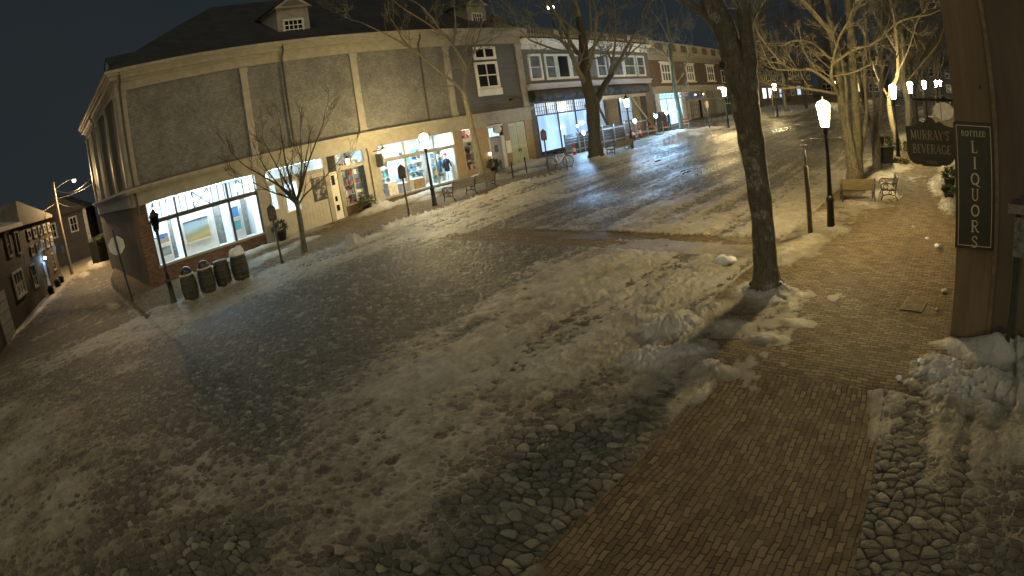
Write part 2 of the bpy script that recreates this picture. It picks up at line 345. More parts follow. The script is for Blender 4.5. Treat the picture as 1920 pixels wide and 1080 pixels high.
    for xc, dp in ((-7.9,.8),(-9.4,.9),(-11.9,.6),(-13.4,1.),(-16.2,1.),(-17.7,.8),(-10.6,.5),(-19.3,.6)):
        xx = x - xc - .5*(vnoise(y*.11, 0*y+xc, 601)-.5) - .06*(vnoise(y*.9, 0*y+xc, 603)-.5)
        trk = np.maximum(trk, dp*np.exp(-(xx/.15)**2)*sstep(.25, .6, vnoise(y*.22, 0*y+xc*3, 605))*sstep(4, 9, y))
    for rad, dp in ((8.2,1.),(9.7,.9),(12.6,.7)):
        rr_ = np.hypot(x+22.5, y-11.5) - rad - .3*(vnoise(x*.3, y*.3, 611)-.5)
        trk = np.maximum(trk, dp*np.exp(-(rr_/.16)**2)*(y < 10)*sstep(.2, .6, vnoise(x*.25, y*.25, 613)))
    L -= np.where(brick, 0, .034*trk*lod)
    L += (.016*clod*rough_zone + .030*(fbm(x*6.5, y*4.2, 421, 4)-.5))*lod*np.where(brick, .6, 1.)
    pile = np.zeros(x.shape); lumpy = np.zeros(x.shape)
    wz = 1.2*(fbm(x*3, y*3, 171, 3)-.5)
    v1, v2, vid = voronoi(x/.10+wz, y/.10-wz, 201); chunk = np.clip((v2-v1)/.6, 0, 1)*(.5+vid)
    v1, v2, vid = voronoi(x/.26+wz, y/.24+wz, 205); chunk2 = np.clip((v2-v1)/.6, 0, 1)*(.4+vid)
    for px, py, rx, ry_, h, lu in PILES:
        if -6 < px and py > 12: h *= .65
        d2 = ((x-px)/rx)**2+((y-py)/ry_)**2
        m = d2 < 6
        g = np.where(m, h*np.exp(-d2*1.1), 0)
        pile = np.maximum(pile, g); lumpy = np.maximum(lumpy, g*lu)
    pn = pile*(.7+1.1*(fbm(x*1.9, y*1.9, 77, 4)-.5)) + lumpy*(.16*chunk+.24*chunk2-.16) + np.sqrt(lumpy)*(.16*(fbm(x*6.5, y*6.5, 177, 4)-.5) + .10*(1-2*np.abs(fbm(x*11, y*11, 179, 3)-.5)-.75))
    pile2 = np.where(pile > .012, np.maximum(pn, 0), 0)
    inpile = sstep(.03, .09, pile2)
    L = L + pile2*1.0 + .012*inpile
    top = np.maximum(hs, L)
    snow = sstep(-.004, .010, L-hs)
    # ---- ice and wet
    wet = np.zeros(x.shape)
    for px, py, rx, ry_ in ((-17,29,5,6),(-13,26,4,5),(-19.5,38,2.5,8),(-15,45,4,10),(-13.2,14.6,1.1,.3),(-10.8,14.9,1.,.22),(-8.8,14.8,.9,.18),(-14,20,2.5,2.5),(-20.5,29,1.4,4),(-24.3,29,1.5,2.2),(-10,38,4,9)):
        wet = np.maximum(wet, np.exp(-(((x-px)/rx)**2+((y-py)/ry_)**2)))
    wet = np.where(crossing & (y > 14.1), np.maximum(wet, .9*sstep(.5, .8, vnoise(x*.6, y*2., 91))*sstep(-20, -12, x)), wet)
    wet *= (.25+.75*(vnoise(x*1.1, y*.35, 95)))*np.where(crossing, 1.2, .8)
    z = z + top*np.where((wet > .6) & crossing, .5, 1)
    thick = np.clip((L-hs)/.05, 0, 1)
    clean = np.clip(inpile*.9 + lump*.35 + .35*np.clip(big*3, -.4, 1), 0, 1)
    # ---- split into the pieces of the setting
    idx = np.arange(NA*len(r1)).reshape(len(r1), NA)
    q = np.stack([idx[:-1, :-1], idx[:-1, 1:], idx[1:, 1:], idx[1:, :-1]], -1).reshape(-1, 4)
    def fc(m): return (m[:-1, :-1]).reshape(-1)
    P = np.stack([x, y, z], -1).reshape(-1, 3).astype(np.float32)
    att = {'snow': snow, 'rnd': sid, 'wet': np.clip(wet, 0, 1), 'clean': clean, 'stone': np.clip(e*1.6, 0, 1), 'thick': thick}
    snowm = (inpile > .5) & (snow > .5)
    used = fc(snowm)
    print_regions = [('snow', used, 'road'), ('kerb', fc(kerb), 'kerb'), ('crosswalk', fc(crossing), 'brickx'), ('crosswalk', fc(strip), 'bricky'),
        ('sidewalk', fc(right_sw), 'brickx'), ('sidewalk', fc(left_sw), 'brickx'), ('side_street', fc(side_st), 'asphalt'), ('sidewalk', fc(side_sw), 'asphalt'), ('road', np.ones(len(q), bool), 'road')]
    taken = np.zeros(len(q), bool)
    for name, m, mk in print_regions:
        m = m & ~taken; taken |= m
        f = q[m]
        if not len(f): continue
        u, inv = np.unique(f.reshape(-1), return_inverse=True)
        me = bpy.data.meshes.new(name)
        me.vertices.add(len(u)); me.vertices.foreach_set('co', P[u].reshape(-1))
        me.loops.add(len(inv)); me.loops.foreach_set('vertex_index', inv.astype(np.int32))
        me.polygons.add(len(f)); me.polygons.foreach_set('loop_start', np.arange(0, len(inv), 4, dtype=np.int32))
        me.polygons.foreach_set('use_smooth', np.ones(len(f), bool))
        for k, v in att.items():
            at = me.attributes.new(k, 'FLOAT', 'POINT'); at.data.foreach_set('value', v.reshape(-1)[u].astype(np.float32))
        me.update(calc_edges=True)
        me.materials.append(ground_mat(mk))
        o = bpy.data.objects.new(name, me); COL.objects.link(o)
        o['kind'] = 'stuff' if name == 'snow' else 'structure'
        if name == 'snow':
            o['label'] = 'lumpy heaps of dirty shovelled snow along kerbs and walls'; o['category'] = 'snow'

GM = {}
def ground_mat(kind):
    if kind in GM: return GM[kind]
    m, nt, N = nodes_of('ground_'+kind)
    def at(n):
        a = N('ShaderNodeAttribute'); a.attribute_name = n; return a.outputs['Fac']
    pos = coord(nt, 'Object')
    n_big = noise_n(nt, pos, .45, 5, .6); n_mid = noise_n(nt, pos, 3.2, 6, .65); n_fin = noise_n(nt, pos, 38, 4, .7)
    if kind in ('road', 'kerb', 'asphalt'):
        if kind == 'road':
            cr = N('ShaderNodeValToRGB'); lk(nt, at('rnd'), cr.inputs[0])
            el = cr.color_ramp.elements
            el[0].position = 0; el[0].color = (.05,.048,.038,1); el[1].position = 1; el[1].color = (.23,.205,.155,1)
            for p_, c_ in ((.35,(.075,.07,.055,1)),(.6,(.095,.08,.058,1)),(.8,(.11,.105,.09,1))):
                k = el.new(p_); k.color = c_
            base = mixc(nt, smooth_n(nt, at('stone'), .05, .7), (.014,.013,.010), cr.outputs[0])  # joints darkened further in colour, imitating shade between lit stone tops
            base = mixc(nt, math_n(nt, 'MULTIPLY', smooth_n(nt, n_mid, .35, .75), .6), base, (.05,.045,.034))
            rb = .60
        elif kind == 'kerb': base = mixc(nt, smooth_n(nt, n_mid, .35, .7), (.10,.092,.075), (.20,.185,.155)); rb = .7
        else: base = mixc(nt, smooth_n(nt, n_mid, .35, .7), (.06,.054,.043), (.13,.115,.09)); rb = .7
        hb = n_fin
    else:
        mp = N('ShaderNodeMapping'); lk(nt, pos, mp.inputs[0])
        if kind == 'bricky': mp.inputs['Rotation'].default_value = (0, 0, R(84))
        # bricks laid by hand: bend the courses a little
        wn = N('ShaderNodeTexNoise'); wn.inputs['Scale'].default_value = .9; wn.inputs['Detail'].default_value = 3; lk(nt, pos, wn.inputs['Vector'])
        va = N('ShaderNodeVectorMath'); va.operation = 'MULTIPLY_ADD'; lk(nt, wn.outputs['Color'], va.inputs[0]); va.inputs[1].default_value = (.22,.22,0); lk(nt, mp.outputs[0], va.inputs[2])
        wn2 = N('ShaderNodeTexNoise'); wn2.inputs['Scale'].default_value = 7; lk(nt, pos, wn2.inputs['Vector'])
        vb = N('ShaderNodeVectorMath'); vb.operation = 'MULTIPLY_ADD'; lk(nt, wn2.outputs['Color'], vb.inputs[0]); vb.inputs[1].default_value = (.045,.045,0); lk(nt, va.outputs[0], vb.inputs[2])
        b = N('ShaderNodeTexBrick'); lk(nt, vb.outputs[0], b.inputs['Vector'])
        b.inputs['Scale'].default_value = 1; b.inputs['Brick Width'].default_value = .195; b.inputs['Row Height'].default_value = .088
        b.inputs['Mortar Size'].default_value = .011; b.inputs['Mortar Smooth'].default_value = .4; b.inputs['Bias'].default_value = -.1
        b.inputs['Color1'].default_value = (.092,.068,.041,1); b.inputs['Color2'].default_value = (.200,.150,.088,1); b.inputs['Mortar'].default_value = (.038,.030,.020,1)
        base = mixc(nt, math_n(nt, 'MULTIPLY', smooth_n(nt, n_mid, .42, .72), .5), b.outputs['Color'], (.18,.138,.082))
        base = mixc(nt, math_n(nt, 'MULTIPLY', smooth_n(nt, n_big, .45, .7), .35), base, (.075,.058,.038))
        rb = .78
        hb = math_n(nt, 'ADD', math_n(nt, 'MULTIPLY', b.outputs['Fac'], -1.6), math_n(nt, 'MULTIPLY', n_fin, .5))
    sn = mixc(nt, smooth_n(nt, n_mid, .3, .7), (.145,.126,.088), (.29,.262,.192))
    sn = mixc(nt, math_n(nt, 'MULTIPLY', smooth_n(nt, n_big, .5, .7), .45), sn, (.16,.135,.10))
    sn = mixc(nt, smooth_n(nt, at('thick'), .75, .05), sn, (.125,.108,.08))
    n_d = noise_n(nt, pos, 11, 5, .75)
    sn = mixc(nt, math_n(nt, 'MULTIPLY', smooth_n(nt, n_d, .5, .68), .5), sn, (.11,.092,.066))
    sn = mixc(nt, math_n(nt, 'MULTIPLY', at('clean'), .7), sn, (.44,.435,.43))
    sn = mixc(nt, math_n(nt, 'MULTIPLY', smooth_n(nt, noise_n(nt, pos, 17, 4, .7), .56, .7), .55), sn, (.16,.14,.11))
    sf = math_n(nt, 'ADD', at('snow'), math_n(nt, 'MULTIPLY', math_n(nt, 'SUBTRACT', n_fin, .5), .5), True)
    sf = smooth_n(nt, sf, .25, .75)
    col = mixc(nt, sf, base, sn)
    w = at('wet')
    col = mixc(nt, math_n(nt, 'MULTIPLY', w, .55), col, (.045,.045,.045))
    ro = math_n(nt, 'ADD', math_n(nt, 'MULTIPLY', sf, (.52-rb)), rb)
    ro = math_n(nt, 'SUBTRACT', ro, math_n(nt, 'MULTIPLY', smooth_n(nt, w, .1, .8), .32), True)
    ro = math_n(nt, 'ADD', ro, math_n(nt, 'MULTIPLY', at('clean'), .25), True)
    hh = math_n(nt, 'ADD', math_n(nt, 'MULTIPLY', hb, math_n(nt, 'SUBTRACT', 1, math_n(nt, 'MULTIPLY', sf, .85))), math_n(nt, 'MULTIPLY', math_n(nt, 'ADD', n_fin, noise_n(nt, pos, 14, 4, .7)), sf))
    finish(nt, col, ro, hh, .55 if kind.startswith('brick') else .8, .022, 0, .15 if kind.startswith('brick') else .30)
    GM[kind] = m; return m

build_ground()
# the land beyond, one sheet to the horizon
xs = [-420,-200,-120,-70,-40,-20,0,20,60,150,420]; ys = [-300,-120,-60,-20,0,20,40,70,110,200,520]
g = MB(); g.add([(X, Y, float(zg(Y))-.55) for Y in ys for X in xs], [(j*11+i, j*11+i+1, (j+1)*11+i+1, (j+1)*11+i) for j in range(10) for i in range(10)])
tag(g.build('ground', mat('frozen_ground', (.10,.095,.08), .9, .4, .5)), kind='structure')
# ------------------------------------------------------------------ building helpers (local x along the front, y into the building)
def window(root, s0, s1, z0, z1, y=0., cols=2, rws=2, fw=.09, mw=.035, out=.07, fm=None, pm=None, sill=0, head=0, vert=None, name='window'):
    fm = fm or WHITE; pm = pm or DARKGLASS
    m = MB()
    m.box(s0, s0+fw, y-out, y+.02, z0, z1); m.box(s1-fw, s1, y-out, y+.02, z0, z1)
    m.box(s0+fw, s1-fw, y-out, y+.02, z0, z0+fw); m.box(s0+fw, s1-fw, y-out, y+.02, z1-fw, z1)
    for i in range(1, cols):
        c = s0+fw+(s1-s0-2*fw)*i/cols; m.box(c-mw/2, c+mw/2, y-out*.6, y+.01, z0+fw, z1-fw)
    for j in range(1, rws):
        c = z0+fw+(z1-z0-2*fw)*j/rws; m.box(s0+fw, s1-fw, y-out*.5, y+.005, c-mw/2, c+mw/2)
    if sill: m.box(s0-sill, s1+sill, y-out-.08, y+.02, z0-.11, z0)
    if head: m.box(s0-head, s1+head, y-out-.05, y+.02, z1, z1+.16); 
    w = m.build(name, fm, root)
    p = MB().box(s0+fw*.9, s1-fw*.9, y-out*.28, y-out*.22, z0+fw*.9, z1-fw*.9).build('pane', pm, w)
    return w
EACH = {'shop_post','tan_pier','white_post','stall_riser','window_sill','display_panel','pilaster','bare_wall','sheeting','doorstep','post','rail','leg','groove','glazing_bar','door_glass','door_panel','pane','corner_board','board_strip'}
def bx(root, name, mat_, *bs, bevel=0):
    if name in EACH and len(bs) > 1:
        return [bx(root, name, mat_, b, bevel=bevel) for b in bs][-1]
    m = MB()
    for b in bs: m.box(*b)
    return m.build(name, mat_, root, bevel=bevel)
def room(root, s0, s1, y0, y1, z0, z1, wallm, floorm=None, e=.04):
    m = MB(); m.box(s0, s1, y1, y1+e, z0, z1); m.box(s0-e, s0, y0, y1+e, z0, z1); m.box(s1, s1+e, y0, y1+e, z0, z1)
    m.box(s0-e, s1+e, y0, y1+e, z1, z1+e); m.box(s0-e, s1+e, y0, y1+e, z0-e, z0)
    return m.build('showroom', wallm, root)
COOL = (.62, .90, 1.0); WARM = (1, .70, .34)
SHOPLIGHT = emit('shop_light', COOL, 28.)
BULB = emit('globe_light', (.9, .97, 1), 16.)
TRIMD = mat('muntin_dark', (.05,.05,.05), .5)
ROOMW = mat('gallery_white', (.72,.74,.76), .7, .05)
TAN = mat('tan_paint', (.30,.22,.13), .6, .15)
BRICKRISER = BRICK

# ------------------------------------------------------------------ corner shop building
b1 = empty('corner_shop_building', (-27.7, 4.62, 0), PI/2, 'long shingled corner building with cream pilasters, slate roof and lit shop windows', 'building', 'buildings across the street')
LEN = 25.9; DEP = 16.4
bx(b1, 'wall', SHINGLE, (0, 19.33, 0, DEP, 4.70, 9.12))
bx(b1, 'clapboard_wall', CLAP, (19.34, LEN, .004, DEP, 4.70, 9.12))
bx(b1, 'side_wall', mat('side_boards', (.10,.088,.07), .8, .25, 3, .3, 30, stretch=(1,1,.2)), (0, .2, .62, DEP, -.5, 3.85), (-.003, .0, .5, DEP-.1, 4.72, 9.08))
bx(b1, 'rear_wall', CLAP, (.2, LEN, 3.2, DEP, -.4, 4.2))
m = MB(); m.box(-.08, LEN+.02, -.08, DEP+.08, 9.12, 9.52); m.box(-.16, LEN+.02, -.16, DEP+.1, 9.52, 9.64); m.box(-.36, LEN+.03, -.36, DEP+.2, 9.64, 9.84); m.box(-.46, LEN+.04, -.46, DEP+.25, 9.84, 9.96); m.box(-.56, LEN+.05, -.56, DEP+.3, 9.96, 10.1)
m.build('cornice', CREAM, b1)
m = MB(); m.box(-.42, LEN+.03, -.42, DEP, 4.58, 4.70); m.box(-.30, LEN+.02, -.30, DEP, 4.46, 4.58)
m.build('ledge', CREAM, b1)
bx(b1, 'ledge_cap', DKTRIM, (-.44, LEN+.05, -.44, -.05, 4.70, 4.735))
m = MB(); m.box(0, LEN, -.10, .30, 3.85, 4.46); m.box(-.02, LEN, -.14, -.10, 3.85, 3.93); m.box(-.08, 0, .3, DEP, 3.85, 4.46)
m.build('fascia', CREAM, b1)
for s0, s1 in ((-.04,.44),(6.34,6.70),(12.67,13.08),(19.12,19.55),(25.35,25.86)):
    m = MB(); m.box(s0, s1, -.09, .0, 4.72, 8.86); m.box(s0-.05, s1+.05, -.13, .0, 8.86, 9.10); m.box(s0-.04, s1+.04, -.12, .0, 4.735, 4.95)
    m.build('pilaster', CREAM, b1)
for y in (.25, 4.1, 8.0, 12.0, 15.9):
    m = MB(); m.box(-.11, -.003, y, y+.42, 4.72, 8.9); m.box(-.14, -.003, y-.05, y+.47, 8.9, 9.12); m.build('pilaster', CREAM, b1)
for s, zb in ((.16, 3.4), (8.66, 4.7), (17.30, 4.7)):
    m = MB(); m.tube([(s,-.42,9.95),(s,-.40,9.6),(s,-.15,9.3),(s,-.15,zb)], .055, 8); m.build('downpipe', DKTRIM, b1)
m = MB(); m.tube([(-.42,9.3,9.7),(-.2,9.5,9.3),(-.2,9.5,4.6)], .05, 8); m.build('downpipe', STEEL, b1)
# roof
m = MB(); e = -.58
m.add([(e,e,10.1),(LEN+.05,e,10.1),(LEN+.05,DEP+.3,10.1),(e,DEP+.3,10.1),(8.0,7.9,14.75),(LEN+.05,7.9,14.75)], [(0,1,5,4),(2,3,4,5),(3,0,4),(1,2,5),(0,3,2,1)])
m.build('roof', ROOF, b1)
def dormer(s0, s1, yf, z0, ze, zp, rot=False):
    T = Matrix.Rotation(0, 4, 'Z')
    if rot: T = Matrix(((0,1,0,0),(1,0,0,0),(0,0,1,0),(0,0,0,1)))
    mid = (s0+s1)/2
    m = MB(); m.box(s0, s1, yf, yf+2.4, z0, ze, T)
    m.prism([(s0-.22,ze),(s1+.22,ze),(mid,zp)], yf-.18, yf+3.6, T)
    d = m.build('dormer', CREAM, b1)
    m = MB(); m.prism([(s0-.27,ze+.03),(mid,zp+.06),(s1+.27,ze+.03),(s1+.27,ze+.12),(mid,zp+.16),(s0-.27,ze+.12)], yf-.22, yf+3.7, T); m.build('dormer_roof', ROOF, d)
    if not rot:
        m = MB(); m.prism([(s0+.2,ze+.10),(s1-.2,ze+.10),(mid,zp-.12)], yf-.2, yf-.17); m.build('gable_panel', CLAP, d)
        w = window(None, s0+.3, s1-.38, z0+.12, z0+1.08, yf, 4, 3, .1, .045, .08, WHITE, DARKGLASS); w.parent = d
        for ch in w.children:      # keep the tree thing > part > sub-part
            ch.parent = d; ch.name = 'window_pane'
dormer(9.18, 11.1, .95, 10.5, 12.2, 12.9)
dormer(22.5, 24.15, .95, 10.4, 12.0, 12.6)
dormer(5.2, 6.8, .75, 10.2, 11.5, 12.1, True)
# upper double window
window(b1, 21.55, 23.45, 8.1, 8.95, 0, 2, 1, .16, .14, .1, WHITE)
window(b1, 21.5, 23.45, 6.2, 7.95, 0, 2, 2, .16, .08, .1, WHITE)
bx(b1, 'window_box', WHITE, (21.5, 23.5, -.16, 0, 5.75, 6.18))
bx(b1, 'wall_lamp', IRON, (24.3, 25.1, -.2, -.02, 5.32, 5.4), (24.1, 24.26, -.26, -.02, 5.25, 5.4))
# street level
bx(b1, 'brick_pier', BRICK, (0, .58, 0, .62, -.4, 3.85))
bx(b1, 'stall_riser', BRICK, (.58, 6.30, 0, .12, -.3, .9), (11.0, 12.62, 0, .12, .2, 1.1), (13.4, 18.95, 0, .12, .2, .92))
bx(b1, 'window_sill', CREAM, (.56, 6.32, -.08, .14, .9, 1.0), (10.98, 12.64, -.06, .14, 1.1, 1.2), (13.38, 18.97, -.07, .14, .92, 1.02))
bx(b1, 'shop_post', CREAM, (6.26, 6.86, -.06, .12, .0, 3.85), (10.1, 10.36, -.05, .12, .2, 3.85), (10.86, 11.04, -.03, .12, .3, 3.3), (12.6, 12.86, -.02, .12, .3, 3.85))
m = MB(); m.box(12.88, 13.44, -.14, .12, .3, 3.85); m.box(12.82, 13.5, -.2, .1, .3, .62); m.box(12.82, 13.5, -.18, .1, 3.7, 3.84); m.box(12.96, 13.36, -.165, -.14, .8, 3.5); m.build('column', CREAM, b1)
bx(b1, 'tan_pier', TAN, (18.95, 19.62, -.05, .12, .4, 3.85), (19.62, 20.75, 0, .12, .4, 1.37), (20.75, 21.75, -.02, .12, .4, 3.85), (23.12, 23.66, -.02, .12, .5, 3.85), (25.2, LEN, -.02, .12, .5, 3.85))
bx(b1, 'white_post', WHITE, (22.82, 23.1, -.06, .12, .5, 3.1), (21.75, 21.84, -.04, .12, .5, 3.1), (21.75, 23.12, -.04, .12, 3.72, 3.85))
# gallery window: bars, transom lights with a crossed pane, glass
def shopwin(s0, s1, zb, zt, ztr, mull, step, dm, tm, cross=None, fr=CREAM):
    m = MB()
    m.box(s0, s1, -.03, .10, ztr-.20, ztr)
    for c in mull: m.box(c-.05, c+.05, -.02, .09, zb, ztr-.20); m.box(c-.045, c+.045, -.02, .09, ztr, zt)
    m.box(s0, s0+.05, -.02, .09, zb, ztr-.2); m.box(s1-.05, s1, -.02, .09, zb, ztr-.2)
    w = m.build('window', dm, b1)
    m = MB(); n = int((s1-s0)/step)
    for i in range(1, n):
        c = s0+(s1-s0)*i/n
        if any(abs(c-q) < .1 for q in mull) or (cross and cross[0] < c < cross[1]): continue
        m.box(c-.016, c+.016, .01, .05, ztr, zt)
    if cross:
        a, b = cross
        for p, q in (((a,ztr),(b,zt)),((a,zt),(b,ztr))):
            d = Vector((q[0]-p[0], q[1]-p[1])); nn = Vector((-d.y, d.x)).normalized()*.02
            yy = .012 if p[1] == ztr else .034
            MB().prism([(p[0]+nn.x,p[1]+nn.y),(p[0]-nn.x,p[1]-nn.y),(q[0]-nn.x,q[1]-nn.y),(q[0]+nn.x,q[1]+nn.y)], yy, yy+.02).build('cross_bar', tm, w)
        for c in (a, b): m.box(c-.016, c+.016, .005, .055, ztr, zt)
    m.build('muntin', tm, w)
    MB().box(s0+.02, s1-.02, .062, .07, zb, zt).build('pane', GLASS, w)
    return w
shopwin(.60, 6.24, 1.0, 3.80, 3.06, (2.02, 4.72), .33, DKTRIM, TRIMD, (2.95, 3.75))
shopwin(13.46, 18.93, 1.02, 3.82, 3.10, (15.3, 17.42), .28, CREAM, WHITE, (15.45, 16.35))
shopwin(11.05, 12.60, 1.2, 3.80, 3.22, (11.8,), .26, CREAM, WHITE)
shopwin(6.88, 10.08, 3.3, 3.85, 3.36, (7.9, 9.0), .25, CREAM, WHITE)
shopwin(19.64, 20.73, 1.37, 3.82, 3.3, (), .36, WHITE, WHITE)
# cream boarded entry with a white lit window and doors
m = MB()
for i in range(16):
    s = 6.88+i*.2
    if 7.7 < s+.1 < 8.5:
        m.box(s, s+.19, .0, .1, .2, 1.58); m.box(s, s+.19, .0, .1, 3.08, 3.16); continue
    m.box(s, s+.19, .0, .1, .2, 3.16)
m.build('board_panel', mat('cream_boards', (.40,.375,.32), .6, .12, 3, .15), b1)
window(b1, 7.70, 8.50, 1.58, 3.08, .03, 2, 2, .06, .03, .06, WHITE, emit('lit_blind', COOL, 1.0))
d = bx(b1, 'door', WHITE, (10.37, 10.85, .02, .08, .35, 3.02))
bx(d, 'door_glass', DARKGLASS, (10.47, 10.66, .004, .02, 2.35, 2.85), (10.5, 10.64, .004, .02, 1.5, 1.75), (10.5, 10.68, .004, .02, 1.0, 1.3))
bx(b1, 'shop_post', CREAM, (6.88, 10.1, -.02, .1, 3.16, 3.3))
d = bx(b1, 'door', mat('blue_grey_door', (.32,.33,.36), .5, .1), (21.85, 22.82, .03, .09, .75, 3.02))
window(b1, 21.85, 22.82, 3.08, 3.72, .06, 4, 1, .05, .03, .05, WHITE, emit('lit_transom', COOL, .7))
bx(d, 'door_panel', mat('door_oval_dark', (.10,.11,.13), .4), (22.2, 22.5, .015, .03, 2.1, 2.55), (22.05, 22.28, .015, .03, 1.0, 1.6), (22.42, 22.64, .015, .03, 1.0, 1.6))
GREEND = mat('pale_green_paint', (.44,.48,.37), .55, .1)
for s0, s1 in ((23.68, 24.38), (24.44, 25.18)):
    d = bx(b1, 'door', GREEND, (s0, s1, .02, .08, .85, 3.80))
    bx(d, 'door_panel', mat('pale_green_panel', (.36,.40,.31), .55, .1), (s0+.1, s1-.1, .005, .02, 2.3, 3.6), (s0+.1, s1-.1, .005, .02, 1.1, 2.1))
    bx(d, 'handle', IRON, (s1-.08 if s0 < 24 else s0+.04, s1-.04 if s0 < 24 else s0+.08, -.05, .0, 1.85, 2.05))
bx(b1, 'notice_board', WHITE, (23.14, 23.58, -.09, -.025, 1.9, 2.7))
bx(b1, 'doorstep', mat('step_stone', (.25,.23,.20), .7), (21.75, 23.1, -.5, .0, .5, .82), (23.6, 25.2, -.35, .0, .6, .9))
# rooms behind the glass
room(b1, .62, 6.2, .13, 2.7, .92, 3.95, ROOMW)
room(b1, 6.7, 10.3, .13, 2.6, .3, 3.95, ROOMW)
room(b1, 11.0, 12.7, .13, 2.2, 1.1, 3.95, mat('room_grey', (.55,.55,.56), .7, .2))
room(b1, 13.4, 18.96, .13, 3.0, .94, 3.95, mat('shop_cream', (.66,.68,.70), .7, .15))
room(b1, 19.6, 20.8, .13, 1.8, 1.3, 3.95, mat('shop_dim', (.4,.33,.28), .7, .2))
def ceiling_light(s0, s1, y0, y1, z, label, m_=None):
    o = empty('ceiling_light', (0,0,0), 0, label, 'ceiling light', 'lights inside the shops')
    o.matrix_world = b1m @ Matrix.Translation(((s0+s1)/2, (y0+y1)/2, z))
    w2, d2 = (s1-s0)/2, (y1-y0)/2
    bx(o, 'housing', WHITE, (-w2, w2, -d2, d2, .0, .05))
    bx(o, 'diffuser', m_ or SHOPLIGHT, (-w2+.03, w2-.03, -d2+.03, d2-.03, -.03, -.002))
b1m = Matrix.Translation((-27.7, 4.62, 0)) @ Matrix.Rotation(PI/2, 4, 'Z')
ceiling_light(.9, 5.9, .25, .75, 3.87, 'long white ceiling light behind the gallery window')
ceiling_light(7.2, 9.9, .25, .6, 3.87, 'ceiling light behind the boarded cream shopfront')
ceiling_light(11.3, 12.4, .6, .85, 3.87, 'short ceiling light in the narrow window of trinkets', emit('shop_light_dim', COOL, 26.))
ceiling_light(13.8, 18.6, .5, .9, 3.87, 'long ceiling light over the clothing display', emit('shop_light_wide', COOL, 48.))
ceiling_light(19.8, 20.6, .3, .55, 3.87, 'small ceiling light in the window of red goods', emit('shop_light_pink', (1,.8,.72), 18.))
for i, (s, w_) in enumerate(((.95,'leftmost'),(1.75,'second'),(3.0,'third'),(3.85,'fourth'),(5.55,'rightmost'),(7.05,'lone one over the boarded entry'))):
    o = empty('globe_lamp', (0,0,0), 0, f'white glass globe lamp in the gallery transom, {w_}', 'lamp', 'globe lamps in the gallery')
    o.matrix_world = b1m @ Matrix.Translation((s, .7 if i else .3, 3.42 if i < 5 else 3.55))
    MB().ball((0,0,0), .17, 16, 10).build('globe', BULB, o, True)
    MB().lathe([(.05,.16),(.05,.2),(.015,.22),(.015,.42)], 10).build('stem', IRON, o)

# paintings in the gallery, hung on white boards
def painting(s, z, w, h, y, colours, label, board):
    o = empty('painting', (0,0,0), 0, label, 'painting', 'paintings in the gallery window'); o.matrix_world = b1m @ Matrix.Translation((s, y, z))
    m, nt, N = nodes_of('painted_canvas'); t = coord(nt, 'Object'); sp_ = N('ShaderNodeSeparateXYZ'); lk(nt, t, sp_.inputs[0])
    nz = noise_n(nt, t, 3/w, 5, .6)
    v = math_n(nt, 'ADD', math_n(nt, 'DIVIDE', sp_.outputs[2], h), math_n(nt, 'ADD', math_n(nt, 'MULTIPLY', math_n(nt, 'SUBTRACT', nz, .5), .3), .5))
    v = math_n(nt, 'ADD', v, math_n(nt, 'MULTIPLY', math_n(nt, 'DIVIDE', sp_.outputs[0], w), -.22))
    cr = N('ShaderNodeValToRGB'); lk(nt, v, cr.inputs[0]); el = cr.color_ramp.elements
    el[0].position = 0; el[0].color = (*colours[0],1); el[1].position = 1; el[1].color = (*colours[-1],1)
    for i, c in enumerate(colours[1:-1]): k = el.new((i+1)/(len(colours)-1)); k.color = (*c,1)
    finish(nt, cr.outputs[0], .5)
    bx(o, 'canvas', m, (-w/2, w/2, -.01, .02, -h/2, h/2))
    f = .05
    bx(o, 'frame', WHITE, (-w/2-f, -w/2, -.03, .02, -h/2-f, h/2+f), (w/2, w/2+f, -.03, .02, -h/2-f, h/2+f), (-w/2, w/2, -.03, .02, -h/2-f, -h/2), (-w/2, w/2, -.03, .02, h/2, h/2+f))
    return o
bx(b1, 'display_panel', ROOMW, (.85,1.65,.95,1.0,.93,2.82), (2.2,4.05,.8,.85,.93,2.82), (4.85,5.6,.9,.95,.93,2.82))
bx(b1, 'display_panel', mat('grey_stone_panel', (.16,.16,.15), .7, .4, 6), (4.2,4.62,1.3,1.36,.93,2.8), (1.7,1.98,1.4,1.45,.93,2.8), (5.72,6.1,1.5,1.55,.93,2.8))
painting(3.05, 2.0, 1.3, .98, .78, [(.42,.33,.12),(.45,.36,.16),(.30,.30,.20),(.40,.50,.52),(.34,.47,.58),(.30,.44,.60)], 'large dune landscape under a pale blue sky, middle of the gallery', 1)
painting(1.25, 2.05, .62, .42, .93, [(.30,.18,.12),(.32,.22,.16),(.10,.20,.45),(.08,.16,.42)], 'small blue and brown seascape, upper left in the gallery', 1)
painting(1.3, 1.45, .5, .42, .93, [(.12,.14,.12),(.22,.26,.24),(.12,.13,.12)], 'small grey picture under the seascape in the gallery', 1)
painting(5.2, 2.28, .42, .5, .88, [(.05,.16,.42),(.07,.22,.5),(.08,.25,.5)], 'small deep blue picture, upper right in the gallery', 1)
painting(5.22, 1.62, .42, .45, .88, [(.08,.34,.40),(.10,.38,.42),(.12,.40,.45)], 'small turquoise picture under the blue one in the gallery', 1)
